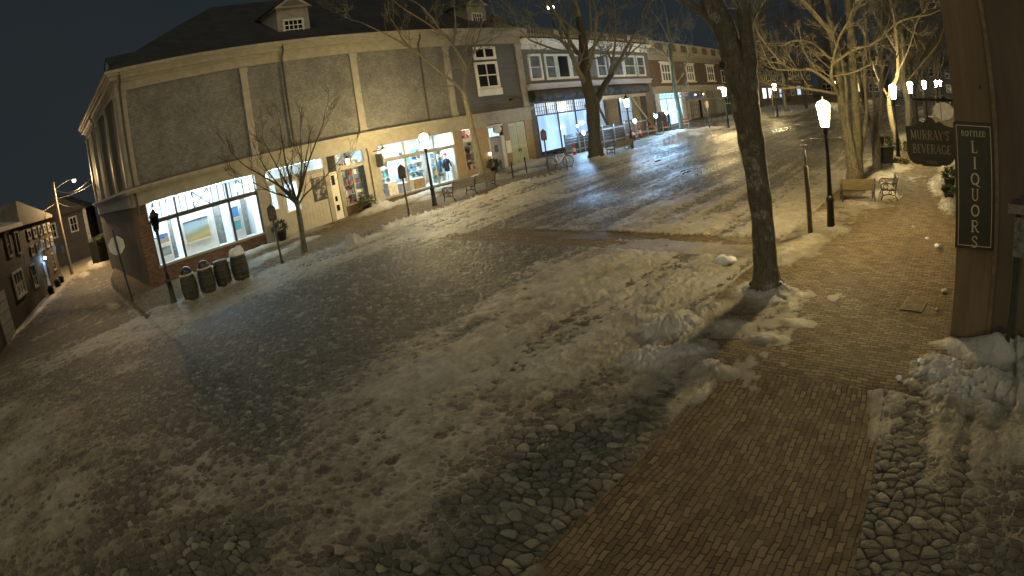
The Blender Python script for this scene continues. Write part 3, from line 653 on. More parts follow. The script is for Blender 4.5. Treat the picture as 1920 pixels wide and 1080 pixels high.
# poster beside the white door
o = empty('poster', (0,0,0), 0, 'black and white photo poster on the cream boarding beside the white door', 'poster'); o.matrix_world = b1m @ Matrix.Translation((9.68, -.02, 2.35))
m_, nt, N = nodes_of('poster_print'); t = coord(nt, 'Object'); nz = noise_n(nt, t, 4.2, 3, .5)
finish(nt, mixc(nt, smooth_n(nt, nz, .48, .68), (.02,.022,.025), (.30,.31,.32)), .35)
bx(o, 'print', m_, (-.37, .37, -.004, .01, -.57, .57)); bx(o, 'mount', IRON, (-.40, .40, .01, .018, -.60, .60))

window(b1, 6.90, 7.28, 1.9, 3.14, -.005, 1, 2, .05, .03, .05, WHITE, emit('lit_side_pane', COOL, .7))
# goods in the clothing shop window
def goods(s, y, z, name, label, cat, parts):
    o = empty(name, (0,0,0), 0, label, cat); o.matrix_world = b1m @ Matrix.Translation((s, y, z))
    for pn, mm, bs in parts: bx(o, pn, mm, *bs)
    return o
def C(n, c): return mat(n, c, .75, .25, 8)
shelfm = C('pale_shelf', (.5,.5,.48))
cols = [C('cloth_blue', (.06,.16,.34)), C('cloth_teal', (.08,.30,.33)), C('cloth_grey', (.22,.23,.25)), C('cloth_red', (.40,.06,.05)), C('cloth_white', (.6,.6,.6)), C('cloth_navy', (.02,.03,.07)), C('cloth_tan', (.32,.22,.12))]
k = 0
for s, y, z0, wd, lab in ((14.25, 1.15, .95, .9, 'white shelf of pale folded clothes at the left of the clothing window'), (16.55, 1.3, .95, 1.4, 'wide shelf of folded goods in the middle of the clothing window'), (18.4, 1.35, .95, .9, 'shelf of teal clothes at the right end of the clothing window'), (11.95, .55, 1.12, 1.2, 'shelf of trinkets in the narrow window beside the white door'), (13.9, 2.6, .95, .8, 'rear shelf of goods at the far left of the clothing window'), (15.2, 2.7, .95, 1.0, 'tall rear shelf left of the centre of the clothing window'), (17.6, 2.2, .95, .8, 'rear shelf behind the mannequins of the clothing window'), (12.1, 1.9, 1.12, .9, 'rear shelf of trinkets deep in the narrow window'), (20.35, .55, 1.32, .8, 'shelf of red and white goods beside the tan pier')):
    parts = [('board', shelfm, [(-wd/2, wd/2, -.18, .18, i*.5, i*.5+.03) for i in range(5)] + [(-wd/2-.03, -wd/2, -.18, .18, 0, 2.1), (wd/2, wd/2+.03, -.18, .18, 0, 2.1)])]
    o = goods(s, y, z0, 'display_shelf', lab, 'shelf', parts)
    for i in range(5):
        x = -wd/2+.05
        while x < wd/2-.12:
            ww = rnd.uniform(.1, .24); hh = rnd.uniform(.1, .34)
            mm = cols[rnd.choice((0,1,2,4,4,5,6))] if s < 19 else cols[rnd.choice((3,4,4,3,5))]
            if s < 13: mm = cols[rnd.choice((2,2,4,3,5,4))]
            bx(o, 'folded_goods', mm, (x, min(x+ww, wd/2-.03), -.15, .1, i*.5+.03, i*.5+.03+hh)); x += ww+rnd.uniform(.02,.06)
for s, y, wd, hh, mm, lab in ((14.3, .4, .62, .75, cols[4], 'white draped table at the left of the clothing window'), (15.1, .45, .5, .55, cols[2], 'grey display plinth behind the second pane of the clothing window'), (16.2, .5, .8, .6, cols[6], 'tan wooden chest in the middle of the clothing window')):
    goods(s, y, .95, 'display_plinth', lab, 'display plinth', [('body', mm, [(-wd/2, wd/2, -.22, .22, 0, hh)]), ('top', shelfm, [(-wd/2-.03, wd/2+.03, -.25, .25, hh, hh+.04)])])
def mannequin(s, y, z, top, hat, label):
    o = empty('mannequin', (0,0,0), 0, label, 'mannequin'); o.matrix_world = b1m @ Matrix.Translation((s, y, z))
    MB().lathe([(.24,0),(.24,.02),(.02,.03),(.02,.7)], 14).build('stand', STEEL, o, True)
    m = MB(); m.tube([(0,0,.62),(0,0,.8),(0,0,1.0),(0,0,1.2),(0,0,1.34),(0,0,1.4)], [.15,.17,.15,.19,.16,.06], 14); 
    for sg in (-1, 1): m.tube([(sg*.17,0,1.32),(sg*.27,-.02,1.1),(sg*.3,-.06,.85)], [.065,.055,.045], 8)
    m.build('jacket', top, o, True)
    m = MB(); m.tube([(0,0,1.38),(0,0,1.47)], [.05,.05], 8); m.ball((0,-.01,1.58), .105, 12, 9, (.85,.95,1.15)); m.build('head', ROOMW, o, True)
    m = MB(); m.lathe([(.11,1.60),(.115,1.66),(.08,1.72),(.01,1.74)], 12); m.build('cap', hat, o, True)
mannequin(18.55, .5, .95, cols[5], cols[3], 'mannequin in dark jacket and red cap in the clothing window')
mannequin(17.9, .45, .95, cols[0], cols[4], 'mannequin in blue jacket behind the street lamp in the clothing window')
# bracket sign over the cream column, lantern, small oval sign
o = empty('bracket_sign', (0,0,0), 0, 'small plain grey board sign on an iron bracket beside the cream column', 'sign'); o.matrix_world = b1m @ Matrix.Translation((13.2, -.2, 3.2))
bx(o, 'board', mat('sign_grey', (.18,.17,.13), .6), (-.03, .03, -.75, -.1, -.45, .25))
MB().tube([(0,.1,.42),(0,-.85,.42),(0,-.9,.47)], .02, 6).build('bracket', IRON, o)
MB().tube([(0,-.2,.42),(0,-.35,.55),(0,-.6,.5),(0,-.75,.42)], .014, 6).build('scroll', IRON, o)
for s, z, lab in ((11.45, 3.42, 'small yellow lantern glowing in the transom left of the cream column'), (13.75, 3.5, 'small amber lantern beside the bracket sign at the cream column')):
    o = empty('wall_lantern', (0,0,0), 0, lab, 'lantern', 'amber lanterns on the shop front'); o.matrix_world = b1m @ Matrix.Translation((s, -.28, z))
    MB().lathe([(.06,-.2),(.10,-.12),(.13,.12),(.02,.13)], 6).build('glass', emit('amber_lantern', (1,.66,.2), 5.), o)
    MB().lathe([(.16,.135),(.10,.22),(.02,.28),(.015,.34)], 6).build('cap', IRON, o)
    MB().tube([(0,.0,.32),(0,.12,.4),(0,.3,.36)], .015, 6).build('arm', IRON, o)
o = empty('bracket_sign', (0,0,0), 0, 'pale rounded sign on an iron bracket above the blue grey door', 'sign'); o.matrix_world = b1m @ Matrix.Translation((22.0, -.2, 3.55))
m = MB(); m.prism([(.36*math.cos(a)*1.0, .26*math.sin(a)) for a in [2*PI*i/24 for i in range(24)]], -.03, .03); m.build('board', mat('sign_pale', (.42,.43,.45), .5), o, loc=(.1,-.35,0))
MB().tube([(-.3,.1,.36),(-.3,-.35,.36),(.45,-.38,.36)], .02, 6).build('bracket', IRON, o)
for s, z, mm, lab in ((21.6, 2.1, emit('pink_light', (1,.7,.62), 4.), 'small pink wall light left of the blue grey door'),):
    o = empty('wall_lantern', (0,0,0), 0, lab, 'lantern'); o.matrix_world = b1m @ Matrix.Translation((s, -.12, z))
    MB().lathe([(.04,-.1),(.06,-.05),(.07,.08),(.02,.1)], 8).build('glass', mm, o, True); MB().lathe([(.08,.1),(.03,.15)], 8).build('cap', IRON, o)
# evergreen pots against the front
LEAF = mat('evergreen_leaf', (.035,.055,.025), .7, .5, 6)
def shrub(name, loc, r, h, label, potr=0, poth=0, n=260, flat=1., cat='plant', group=None, seed=1, leaf=None, potm=None):
    rg = random.Random(seed); o = empty(name, loc, rg.uniform(0,6), label, cat, group)
    if potr: MB().lathe([(potr*.7,-.05),(potr*.75,0),(potr,poth*.92),(potr*1.08,poth*.93),(potr*1.08,poth),(potr*.9,poth),(potr*.88,poth-.04)], 18).build('pot', potm or IRON, o, True)
    m = MB()
    for i in range(n):
        a = rg.uniform(0, 2*PI); u = rg.random()**.45; zz = rg.random()
        rr = r*u*(1-.55*zz**2)
        p = Vector((rr*math.cos(a), rr*math.sin(a), poth + h*zz*flat*(1-.3*u)))
        d = Vector((math.cos(a), math.sin(a), rg.uniform(-.1,1.1))).normalized()*rg.uniform(.09,.2)
        q = d.cross(Vector((rg.uniform(-1,1), rg.uniform(-1,1), .5))).normalized()*rg.uniform(.015,.035)
        m.add([p-q, p+q, p+d+q*.3, p+d-q*.3], [(0,1,2,3)])
    m.build('foliage', leaf or LEAF, o)
    return o
shrub('potted_plant', (-27.2, 11.5, gz(-27.2,11.5)), .38, .55, 'dark evergreen pot plant against the boarded cream shopfront', .28, .5, cat='potted plant', seed=3)
shrub('potted_plant', (-27.15, 16.6, gz(-27.15,16.6)+.05), .55, .6, 'bushy green pot plant below the trinket window by the snow heap', .25, .3, cat='potted plant', seed=4)
shrub('potted_plant', (-27.2, 26.0, gz(-27.2,26.0)), .4, .6, 'small dark pot plant beside the blue grey door', .22, .35, cat='potted plant', seed=5)
# ------------------------------------------------------------------ grey building under repair, next along the street
A2 = Vector((-27.7, 30.5, 0)); B2 = Vector((-29.36, 49.5, 0)); E2 = Vector((-31.86, 71.2, 0))
def frame_of(a, b): return math.atan2(b.y-a.y, b.x-a.x), (b-a).length
rz2, L2 = frame_of(A2, B2); rz3, L3 = frame_of(B2, E2)
b2 = empty('grey_building', A2, rz2, 'grey two storey building with roof balustrade, folded awning and fenced shopfront', 'building', 'buildings across the street')
bx(b2, 'wall', GREYWALL, (.02, L2, 0, 13, 4.9, 8.7), (.02, .62, 0, .6, .6, 4.9), (L2-1.6, L2, 0, .6, .6, 4.9))
bx(b2, 'rear_wall', CLAP, (.62, L2-1.6, 2.6, 13, .3, 4.9))
m = MB(); m.box(.0, L2, -.08, 13, 8.7, 9.0); m.box(-.0, L2+.1, -.3, 13, 9.0, 9.2); m.box(0, L2+.15, -.5, 13, 9.2, 9.42); m.build('cornice', WHITE, b2)
m = MB(); m.box(.1, L2-.1, -.3, .1, 9.42, 9.56); m.box(.1, L2-.1, -.32, .1, 10.12, 10.24); m.build('parapet_rail', DKTRIM, b2)
OLDC = mat('old_cream', (.36,.325,.25), .6, .2)
posts = [.1+(L2-.5)*i/5 for i in range(6)]
for s in posts: bx(b2, 'balustrade_post', OLDC, (s, s+.55, -.3, .08, 9.56, 10.12))
for a_, b_ in zip(posts[:-1], posts[1:]):
    n = 9
    for i in range(1, n+1):
        s = a_+.55+(b_-a_-.55)*i/(n+1); m = MB(); m.lathe([(.05,9.56),(.09,9.66),(.095,9.78),(.05,9.9),(.06,10.05),(.08,10.12)], 6, (s,-.11,0)).build('baluster', OLDC, b2)
WPALE = mat('window_trim_pale', (.52,.55,.54), .55, .1)
CURT = mat('pale_curtain_glass', (.10,.11,.12), .2, .5, .8, spec=.5)
BOX2 = ((.62,2.08,1,2,CURT),(2.46,3.84,1,2,CURT),(3.92,5.62,1,1,DARKGLASS),(5.7,7.6,1,2,CURT),(9.46,11.0,1,2,CURT),(11.46,13.9,1,1,CURT),(14.0,16.2,1,2,CURT),(16.5,18.1,1,2,CURT))
for s0, s1, c, r_, pm in BOX2: window(b2, s0, s1, 6.45, 8.36, 0, c, r_, .17, .06, .1, WPALE, pm)
m = MB(); m.box(.02, L2-.4, -.35, 0, 6.05, 6.22); m.box(.02, L2-.4, -.22, 0, 5.8, 6.05); m.build('ledge', mat('lilac_grey_trim', (.33,.33,.38), .6, .1), b2)
# rolled dark awning hanging in uneven folds
m = MB(); n = 150; sl = L2-1.9; vs = []
for i in range(n+1):
    s = .15+sl*i/n
    f = .10*math.sin(i*1.9)+.08*math.sin(i*.77+1)+rnd.uniform(-.12,.12)
    for y, z in ((-.05,5.78),(-.45+f*.25,5.66+f*.2),(-.62+f*.8,5.35+f*.5),(-.5+f,5.02+f*.35),(-.12,4.92)): vs.append((s,y,z))
m.add(vs, [(i*5+j, i*5+j+1, (i+1)*5+j+1, (i+1)*5+j) for i in range(n) for j in range(4)])
m.build('awning', mat('dark_canvas', (.055,.058,.066), .8, .5, 9, .5, 20), b2, True)
LITP = None
def litglass(name, col, s, sc_=.9):
    m, nt, N = nodes_of(name); t = coord(nt, 'Object', (1, 1, .25)); n = noise_n(nt, t, sc_, 3, .5)
    e = N('ShaderNodeEmission'); c = mixc(nt, smooth_n(nt, n, .3, .75), tuple(x*.55 for x in col), col); lk(nt, c, e.inputs[0]); e.inputs[1].default_value = s
    d = N('ShaderNodeBsdfGlossy'); d.inputs['Roughness'].default_value = .1; d.inputs[0].default_value = (.06,.06,.06,1)
    a = N('ShaderNodeAddShader'); lk(nt, e.outputs[0], a.inputs[0]); lk(nt, d.outputs[0], a.inputs[1])
    o = N('ShaderNodeOutputMaterial'); lk(nt, a.outputs[0], o.inputs[0]); return m
FROST = litglass('frosted_lit_glass', (.34,.55,.90), .9)
FROSTT = litglass('lit_transom_glass', (.48,.68,.9), .75, 1.4)
SHEETGLOW = litglass('glowing_sheeting', (.40,.52,.66), .62, .7)  # plain sheets given a glow of their own to look lit
w = bx(b2, 'window', DKTRIM, (.64, 7.5, -.02, .1, 3.96, 4.06), (.64,.74,-.02,.1,1.5,3.96), (3.16,3.28,-.02,.1,1.5,3.96), (5.46,5.58,-.02,.1,1.5,3.96), (7.4,7.52,-.02,.1,1.5,4.9), (.64,7.4,-.02,.1,4.84,4.9), (.64,7.4,-.02,.1,1.3,1.5))
m = MB()
for i in range(1, 26): m.box(.64+i*.262-.012, .64+i*.262+.012, .0, .04, 4.06, 4.84)
for z in (4.32, 4.58): m.box(.64, 7.4, .003, .035, z-.012, z+.012)
for s in (1.95, 3.22, 5.52): m.box(s-.04, s+.04, -.02, .06, 4.06, 4.84)
m.build('muntin', TRIMD, w)
bx(w, 'pane', FROST, (.74, 3.16, .05, .06, 1.5, 3.96), (3.28, 5.46, .05, .06, 1.5, 3.96), (5.58, 7.4, .05, .06, 1.5, 3.96))
bx(w, 'transom_pane', FROSTT, (.64, 7.4, .05, .06, 4.06, 4.84))
bx(b2, 'sheeting', SHEETGLOW, (8.2, 10.6, .5, .52, 1.2, 4.7), (13.2, 15.2, .4, .42, 1.2, 4.7))
bx(b2, 'bare_wall', mat('grey_plaster', (.20,.19,.17), .8, .3), (7.52, 8.2, .1, .3, 1, 4.9), (10.6, 13.2, .6, .7, 1, 4.9), (15.2, 17.5, .6, .7, 1, 4.9))
bx(b2, 'steel_beam', STEEL, (8.0, L2-1.7, -.1, .1, 4.62, 4.9))
WOODP = mat('pale_timber', (.30,.27,.20), .7, .2, 4)
def plank(name, p, q, w_, mm, label, cat='prop'):
    o = empty(name, p, 0, label, cat); d = Vector(q)-Vector(p)
    m = MB(); mt = d.to_track_quat('Z', 'Y').to_matrix().to_4x4(); m.box(-w_/2, w_/2, -w_/2, w_/2, 0, d.length, mt); m.build('beam', mm, o)
    m = MB(); m.box(-w_*.9, w_*.9, -w_*.9, w_*.9, -.04, .02); m.build('foot', STEEL, o)
M2 = Matrix.Translation(A2) @ Matrix.Rotation(rz2, 4, 'Z')
M3 = Matrix.Translation(B2) @ Matrix.Rotation(rz3, 4, 'Z')
def W2(s, y, z): return tuple(M2 @ Vector((s, y, z)))
def W3(s, y, z): return tuple(M3 @ Vector((s, y, z)))
plank('timber_prop', W2(10.0,-.5,1.2), W2(8.6,.0,4.6), .16, mat('green_timber', (.07,.10,.07), .7), 'dark green timber prop leaning on the fenced shopfront behind the big tree')
plank('timber_prop', W2(16.9,-.9,1.3), W2(14.4,-.05,4.7), .17, WOODP, 'pale timber prop leaning against the grey shopfront right of the lamp')
plank('timber_prop', W2(16.2,-.5,1.3), W2(15.2,-.02,4.6), .12, mat('grey_timber', (.16,.16,.15), .7), 'thin grey timber prop beside the pale one')
# fences and boards closing off the works
def panel_fence(name, s0, s1, y, z0, z1, mm, label, ncross, railm, slats=True):
    o = empty(name, W2(s0, y, gz(*W2(s0, y, 0)[:2])), rz2, label, 'fence', 'hoardings round the works'); l = s1-s0; h = z1-z0
    m = MB()
    if slats:
        n = int(h/.2)
        for i in range(n): m.box(.05, l-.05, -.02+.004*(i % 2), .02, i*h/n+.01, (i+1)*h/n-.012)
    else: m.box(.05, l-.05, -.015, .015, 0, h)
    m.build('panel', mm, o)
    for i in range(ncross+1): bx(o, 'post', railm, (i*(l-.1)/ncross, i*(l-.1)/ncross+.1, -.09, -.025, -.3, h+.05))
    bx(o, 'rail', railm, (.1, l-.1, -.07, -.025, h-.3, h-.2), (.1, l-.1, -.07, -.025, .3, .4))
DKPAN = mat('dark_green_mesh', (.018,.023,.025), .7, .4, 3)
panel_fence('construction_fence', .3, 3.6, -2.2, 1.0, 2.45, DKPAN, 'dark netted fence panel behind the bicycle', 2, mat('fence_grey', (.13,.14,.14), .6))
panel_fence('construction_fence', 3.7, 8.8, -2.1, 1.0, 2.5, mat('blue_grey_slats', (.040,.046,.055), .7, .3, 3), 'slatted grey fence panel left of the big tree, lit blue by a work light', 3, STEEL)
panel_fence('plywood_hoarding', 8.9, 13.0, -2.0, 1.05, 2.55, mat('plywood', (.13,.105,.075), .8, .35, 3, .3, 25, stretch=(.3,.3,3)), 'stacked plywood hoarding right of the big tree', 2, mat('pale_post', (.34,.30,.22), .7))
panel_fence('notice_hoarding', 13.2, 16.3, -2.6, 1.0, 2.7, mat('black_board', (.014,.016,.022), .5, .6, 6), 'black hoarding panel behind the street lamp', 2, IRON, False)
# folded grey tarpaulin on the dark fence
def delineator(p, lab, tilt=0):
    o = empty('traffic_delineator', (p[0], p[1], gz(p[0], p[1])), 0, lab, 'traffic marker', 'red and white traffic markers'); o.rotation_euler = (0, tilt, 0)
    RED = mat('traffic_red', (.34,.03,.022), .6, .15); m = MB(); m.lathe([(.13,.05),(.12,.3),(.10,.31)], 12)
    m.build('cone', RED, o, True); MB().lathe([(.10,.312),(.087,.558)], 12).build('white_band', WHITE, o, True); MB().lathe([(.085,.56),(.07,.8),(.05,.95),(.03,.98)], 12).build('cone_tip', RED, o, True); MB().box(-.2,.2,-.2,.2,-.02,.05).build('base', IRON, o)
delineator(W2(.6,-2.7,0), 'red traffic marker at the left end of the dark fence, near the bicycle')
delineator(W2(10.4,-2.6,0), 'red traffic marker standing in front of the plywood hoarding')
delineator(W2(9.3,-2.7,0), 'red traffic marker leaning beside the trunk of the big tree', -.35)
# bright white work lights on poles
LED = emit('led_work_light', (.36,.66,1.0), 520.)
def work_light(x, y, h, lab, r=.10, mm=LED):
    o = empty('work_light', (x, y, gz(x, y)), 0, lab, 'work light', 'white work lights by the hoardings')
    MB().tube([(0,0,-.1),(0,0,h-.08)], .025, 8).build('pole', STEEL, o)
    m = MB(); m.box(-.3,.3,-.03,.03,-.02,.04); m.box(-.03,.03,-.3,-.03,-.02,.04); m.box(-.03,.03,.03,.3,-.02,.04); m.build('foot', IRON, o)
    MB().ball((0,0,h), r, 12, 8).build('lamp_head', mm, o, True)
    MB().lathe([(r*1.5,-.01),(r*1.45,r*.5),(r*1.1,r*1.15),(r*.5,r*1.45),(.004,r*1.5)], 14, m=Matrix.Translation((-r*.35,0,h)) @ Matrix.Rotation(-PI/2-.35, 4, 'Y')).build('added_hood', IRON, o, True)  # shell added on the building side to block light from fence and awning
LED2 = emit('led_small', (.38,.68,1.0), 260.)
work_light(-25.4, 33.0, 1.35, 'bright work light in front of the slatted fence left of the big tree', .12)
work_light(-25.6, 32.7, 1.85, 'small upper work light on the slatted fence left of the big tree', .06, LED2)
work_light(-25.2, 39.2, 1.45, 'bright work light beside the black hoarding and the street lamp', .13)
work_light(-25.3, 42.6, 1.5, 'work light at the right end of the grey building', .12)
work_light(-25.4, 44.6, 1.6, 'left one of two work lights in front of the lit brick shop', .10)
work_light(-25.5, 45.4, 1.62, 'right one of two work lights in front of the lit brick shop', .10)
work_light(-25.6, 46.3, 1.75, 'small work light highest in front of the lit brick shop', .08, LED2)
def barricade(x, y, rz, lab):
    o = empty('barricade', (x, y, gz(x, y)), rz, lab, 'barricade', 'barricades before the brick shop')
    RED = mat('traffic_red', (.55,.045,.03)); bx(o, 'board', mat('weathered_red', (.20,.03,.02), .6), (-.6,.6,-.03,.0,.78,.90)); bx(o, 'board', mat('pale_post', (.34,.30,.22), .7), (-.6,.6,-.03,.0,.42,.52))
    for s in (-.5,.5): bx(o, 'leg', STEEL, (s-.03,s+.03,.005,.05,-.1,1.0), (s-.25,s-.04,.0,.05,-.05,.02))
barricade(-25.2, 44.0, 1.5, 'red and white barricade left of the thin tree at the brick shop'); barricade(-25.0, 47.2, 1.6, 'red and white barricade right of the thin tree at the brick shop'); barricade(-25.0, 41.3, 1.4, 'red and white barricade at the right end of the black hoarding')

# ------------------------------------------------------------------ brick building
b3 = empty('brick_building', B2, rz3, 'brick two storey building with three upper windows and panelled parapet', 'building', 'buildings across the street')
bx(b3, 'wall', DKBRICK, (.0, L3, 0.004, 12, 5.42, 8.02))
bx(b3, 'rear_wall', DKBRICK, (.0, L3, 2.6, 12, .5, 5.42))
m = MB(); m.box(0, L3, -.06, 12, 8.02, 8.35); m.box(0, L3+.1, -.3, 12, 8.35, 8.6); m.box(0, L3+.15, -.55, 12, 8.6, 8.85); m.build('cornice', CREAM, b3)
m = MB(); m.box(.1, L3-.1, -.3, .1, 8.85, 9.0); m.box(.1, L3-.1, -.32, .1, 9.75, 9.9)
m.build('parapet_rail', OLDC, b3)
for i in range(7): s = .1+i*(L3-1.5)/6; bx(b3, 'parapet_block', OLDC, (s, s+1.3, -.3, .08, 9.0, 9.75))
for i in range(6):
    a_ = .1+i*(L3-1.5)/6+1.3; b_ = .1+(i+1)*(L3-1.5)/6
    for j in range(6): c = a_+(b_-a_)*(j+.5)/6; bx(b3, 'baluster', mat('baluster_brown', (.16,.11,.07), .7), (c-.07, c+.07, -.2, .0, 9.0, 9.75))
for s0, s1 in ((2.3,5.4),(9.2,12.25),(16.1,19.4)): window(b3, s0+.35, s1-.35, 5.85, 7.75, 0, 3, 2, .17, .12, .1, WHITE, CURT, .3, .3)
m = MB(); m.box(0, L3, -.35, 0.1, 5.22, 5.42); m.box(0, L3, -.2, .1, 4.72, 5.22); m.build('shop_cornice', CREAM, b3)
PB = mat('pale_blue_pilaster', (.45,.48,.52), .6)
bx(b3, 'pilaster', PB, (.5,1.2,-.1,.1,1.2,4.72), (7.1,7.9,-.1,.1,1.2,4.72))
bx(b3, 'pilaster', CREAM, (14.0,14.8,-.1,.1,1.2,4.72), (21.1,L3,-.1,.1,1.2,4.72))
w = bx(b3, 'window', WPALE, (1.2,7.1,-.05,.08,4.12,4.24), (1.2,1.4,-.05,.08,1.4,4.12), (6.9,7.1,-.05,.08,1.4,4.12), (2.9,3.05,-.05,.08,1.6,4.12), (5.3,5.45,-.05,.08,1.6,4.12), (1.4,6.9,-.05,.08,1.4,1.6))
bx(w, 'pane', litglass('brick_shop_glass', (.32,.66,1.0), 1.8, 2.6), (1.2,7.1,.03,.04,1.5,4.7))
m = MB()
for i in range(1, 16): m.box(1.2+i*.37-.015, 1.2+i*.37+.015, -.01, .03, 4.24, 4.7)
m.box(1.2, 7.1, -.008, .028, 4.46, 4.49); m.build('muntin', TRIMD, w)
w = bx(b3, 'entry', CREAM, (7.9,14.0,-.03,.1,3.68,3.85), (8.5,9.2,-.03,.1,1.2,3.68), (13.4,14.0,-.03,.1,1.2,3.68), (9.2,13.4,-.03,.1,1.2,1.6))
bx(w, 'door_pane', litglass('dim_door_glass', (.30,.24,.14), .28, 1.5), (9.2,13.4,.4,.42,1.6,3.68))
bx(w, 'glazing_bar', TRIMD, *[(9.2+i*.6, 9.26+i*.6, .3, .36, 1.6, 3.68) for i in range(1,7)], *[(9.2, 13.4, .305, .355, z, z+.05) for z in (2.1,2.65,3.2)])
bx(w, 'transom_pane', litglass('dim_transom', (.20,.21,.24), .22, 1.2), (7.9,14.0,.05,.06,3.85,4.7))
w = bx(b3, 'window', CREAM, (14.8,21.1,-.03,.08,3.68,3.85), (18.2,18.4,-.03,.08,3.85,4.72), (14.8,21.1,-.03,.08,1.3,1.6))
bx(w, 'pane', litglass('olive_window', (.20,.17,.08), .22, .6), (14.8,21.1,.03,.04,1.6,4.7))
o = empty('hanging_lamp', W3(11.5,-.5,4.35), rz3, 'small dark sign with little lamps over the brick building entry', 'lamp')
bx(o, 'board', IRON, (-.7,.7,-.05,.05,-.2,.3)); MB().tube([(-1.3,0,.1),(-.7,0,.2),(.7,0,.2),(1.3,0,.1)], .02, 6).build('arm', IRON, o)
for s in (-1.3, 1.3): MB().ball((s,0,0), .09, 8, 6).build('bulb', emit('soft_bulb', (1,.9,.8), 2.5), o, True)
o = empty('fascia_light', W3(20.0,-.3,4.98), rz3, 'pale lit strip over the right window of the brick building', 'lamp'); bx(o, 'diffuser', emit('fascia_strip', (1,.85,.6), 1.6), (-1.1,1.1,-.06,.0,-.12,.12)); bx(o, 'back', IRON, (-1.15,1.15,.0,.04,-.15,.15))

# ------------------------------------------------------------------ far buildings up the street
def far_house(loc, rz, w_, d_, h_, label, wallm, rise=2., lit=(), nwin=4, rowz=(1.4, 4.2), flat=False):
    o = empty('far_house', (*loc, float(zg(loc[1]))-.2), rz, label, 'house', 'buildings far up the street')
    bx(o, 'wall', wallm, (0, w_, 0, d_, 0, h_))
    if flat: bx(o, 'roof', CREAM, (-.3, w_+.3, -.4, d_, h_, h_+.5))
    else: m = MB(); m.add([(-.3,-.4,h_),(w_+.3,-.4,h_),(w_+.3,d_+.4,h_),(-.3,d_+.4,h_),(-.3,d_/2,h_+rise),(w_+.3,d_/2,h_+rise)], [(0,1,5,4),(2,3,4,5),(0,4,3),(1,2,5),(0,3,2,1)]); m.build('roof', ROOF, o)
    for r_, z in enumerate(rowz):
        for i in range(nwin):
            s = (i+.5)*w_/nwin; pm = lit[(r_, i)] if (r_, i) in lit else DARKGLASS
            ww = w_/nwin*.32; window(o, s-ww, s+ww, z, z+1.7, 0, 2, 2, .1, .05, .08, WHITE, pm)
    return o
far_house((-32.6,72.5), rz3, 15, 12, 6.2, 'dark shingled house just past the brick building', CLAP, 2.4)
far_house((-33,88.3), R(90), 11, 12, 6.0, 'far shop on the left with a bright blue white window', CLAP, 2.2, {(0,0):emit('far_shop_blue', (.75,.9,1), 1.6), (0,1):emit('far_shop_white', (.9,.95,1), 1.2), (0,3):emit('far_shop_dim', (.5,.7,1), .6)})
far_house((-33,103), R(88), 14, 12, 7.0, 'dim brick house beyond the far blue shop', DKBRICK, 2., {(0,1):emit('far_shop_dim', (.5,.7,1), .6)})
far_house((-33,124), R(0), 14, 12, 7.5, 'far grey house at the left of the street end', GREYWALL, 2.5, {(0,2):emit('far_win_warm', (1,.75,.4), .6)})
far_house((-17.5,132), R(0), 11, 12, 8.0, 'pale flat roofed house closing the end of the street', CREAM, 2., {}, 4, (1.4,4.6), True)
far_house((-5.5,126), R(-4), 12, 12, 7.0, 'far white house at the right of the street end', GREYWALL, 2.5, {(0,1):emit('far_shop_dim', (.5,.7,1), .6), (0,2):emit('far_shop_dim', (.5,.7,1), .6)})
# ------------------------------------------------------------------ the beverage shop beside the camera
b4 = empty('beverage_shop', (-.3, 10.2, 0), 0, 'brown boarded corner shop wall close by on the right carrying the signs', 'building')
BROWN = mat('brown_boards', (.135,.098,.062), .7, .25, 2.5, .25, 40, stretch=(1,1,.15))
BROWN2 = mat('dark_brown_boards', (.085,.067,.046), .75, .25, 2.5, .25, 40, stretch=(1,1,.15))
bx(b4, 'wall', BROWN2, (.72, 9, .02, 40, -.3, 9))
bx(b4, 'corner_board', BROWN, (0, .70, 0, .5, -.3, 9)); bx(b4, 'street_wall', BROWN2, (0.01, .72, .5, 40, -.3, 9))
bx(b4, 'trim_strip', mat('trim_strip_brown', (.13,.095,.06), .6), (.70, .78, -.035, .02, -.2, 9))
bx(b4, 'cornice', BROWN2, (-.5, 9, -.4, 40, 9, 9.5))
MB().tube([(.12+.4,-.03,4.36),(.12+.4,.0,4.36)], .03, 8).build('wall_hook', IRON, b4)

# ------------------------------------------------------------------ houses along the side street
Ah = Vector((-31, -3.4, 0)); rzh = math.atan2(3.4, -15.5)
Mh = Matrix.Translation(Ah) @ Matrix.Rotation(rzh, 4, 'Z')
def Wh(s, y, z): return tuple(Mh @ Vector((s, y, z)))
h1 = empty('dark_house', Ah, rzh, 'dark clapboard house with snowy roof and white framed window at the left edge', 'house', 'houses on the side street')
DKCLAP = rows('dark_clapboard', (.05,.05,.05), 4., .12, .008, .1, .7, .5, .8, None, .3)
bx(h1, 'wall', DKCLAP, (-5, 8.0, 0, 7, -.8, 4.75))
m = MB(); m.box(-5.3, 8.3, -.35, 7.3, 4.75, 5.0); m.build('eave', mat('grey_eave', (.30,.30,.30), .6), h1)
m = MB(); m.add([(-5.3,-.35,5.0),(8.3,-.35,5.0),(8.3,7.3,5.0),(-5.3,7.3,5.0),(-5.3,3.5,7.3),(4.4,3.5,6.9)], [(0,1,5,4),(2,3,4,5),(0,4,3),(1,2,5),(0,3,2,1)]); m.build('roof', mat('snowy_roof', (.20,.21,.24), .8, .3, 1.2), h1)
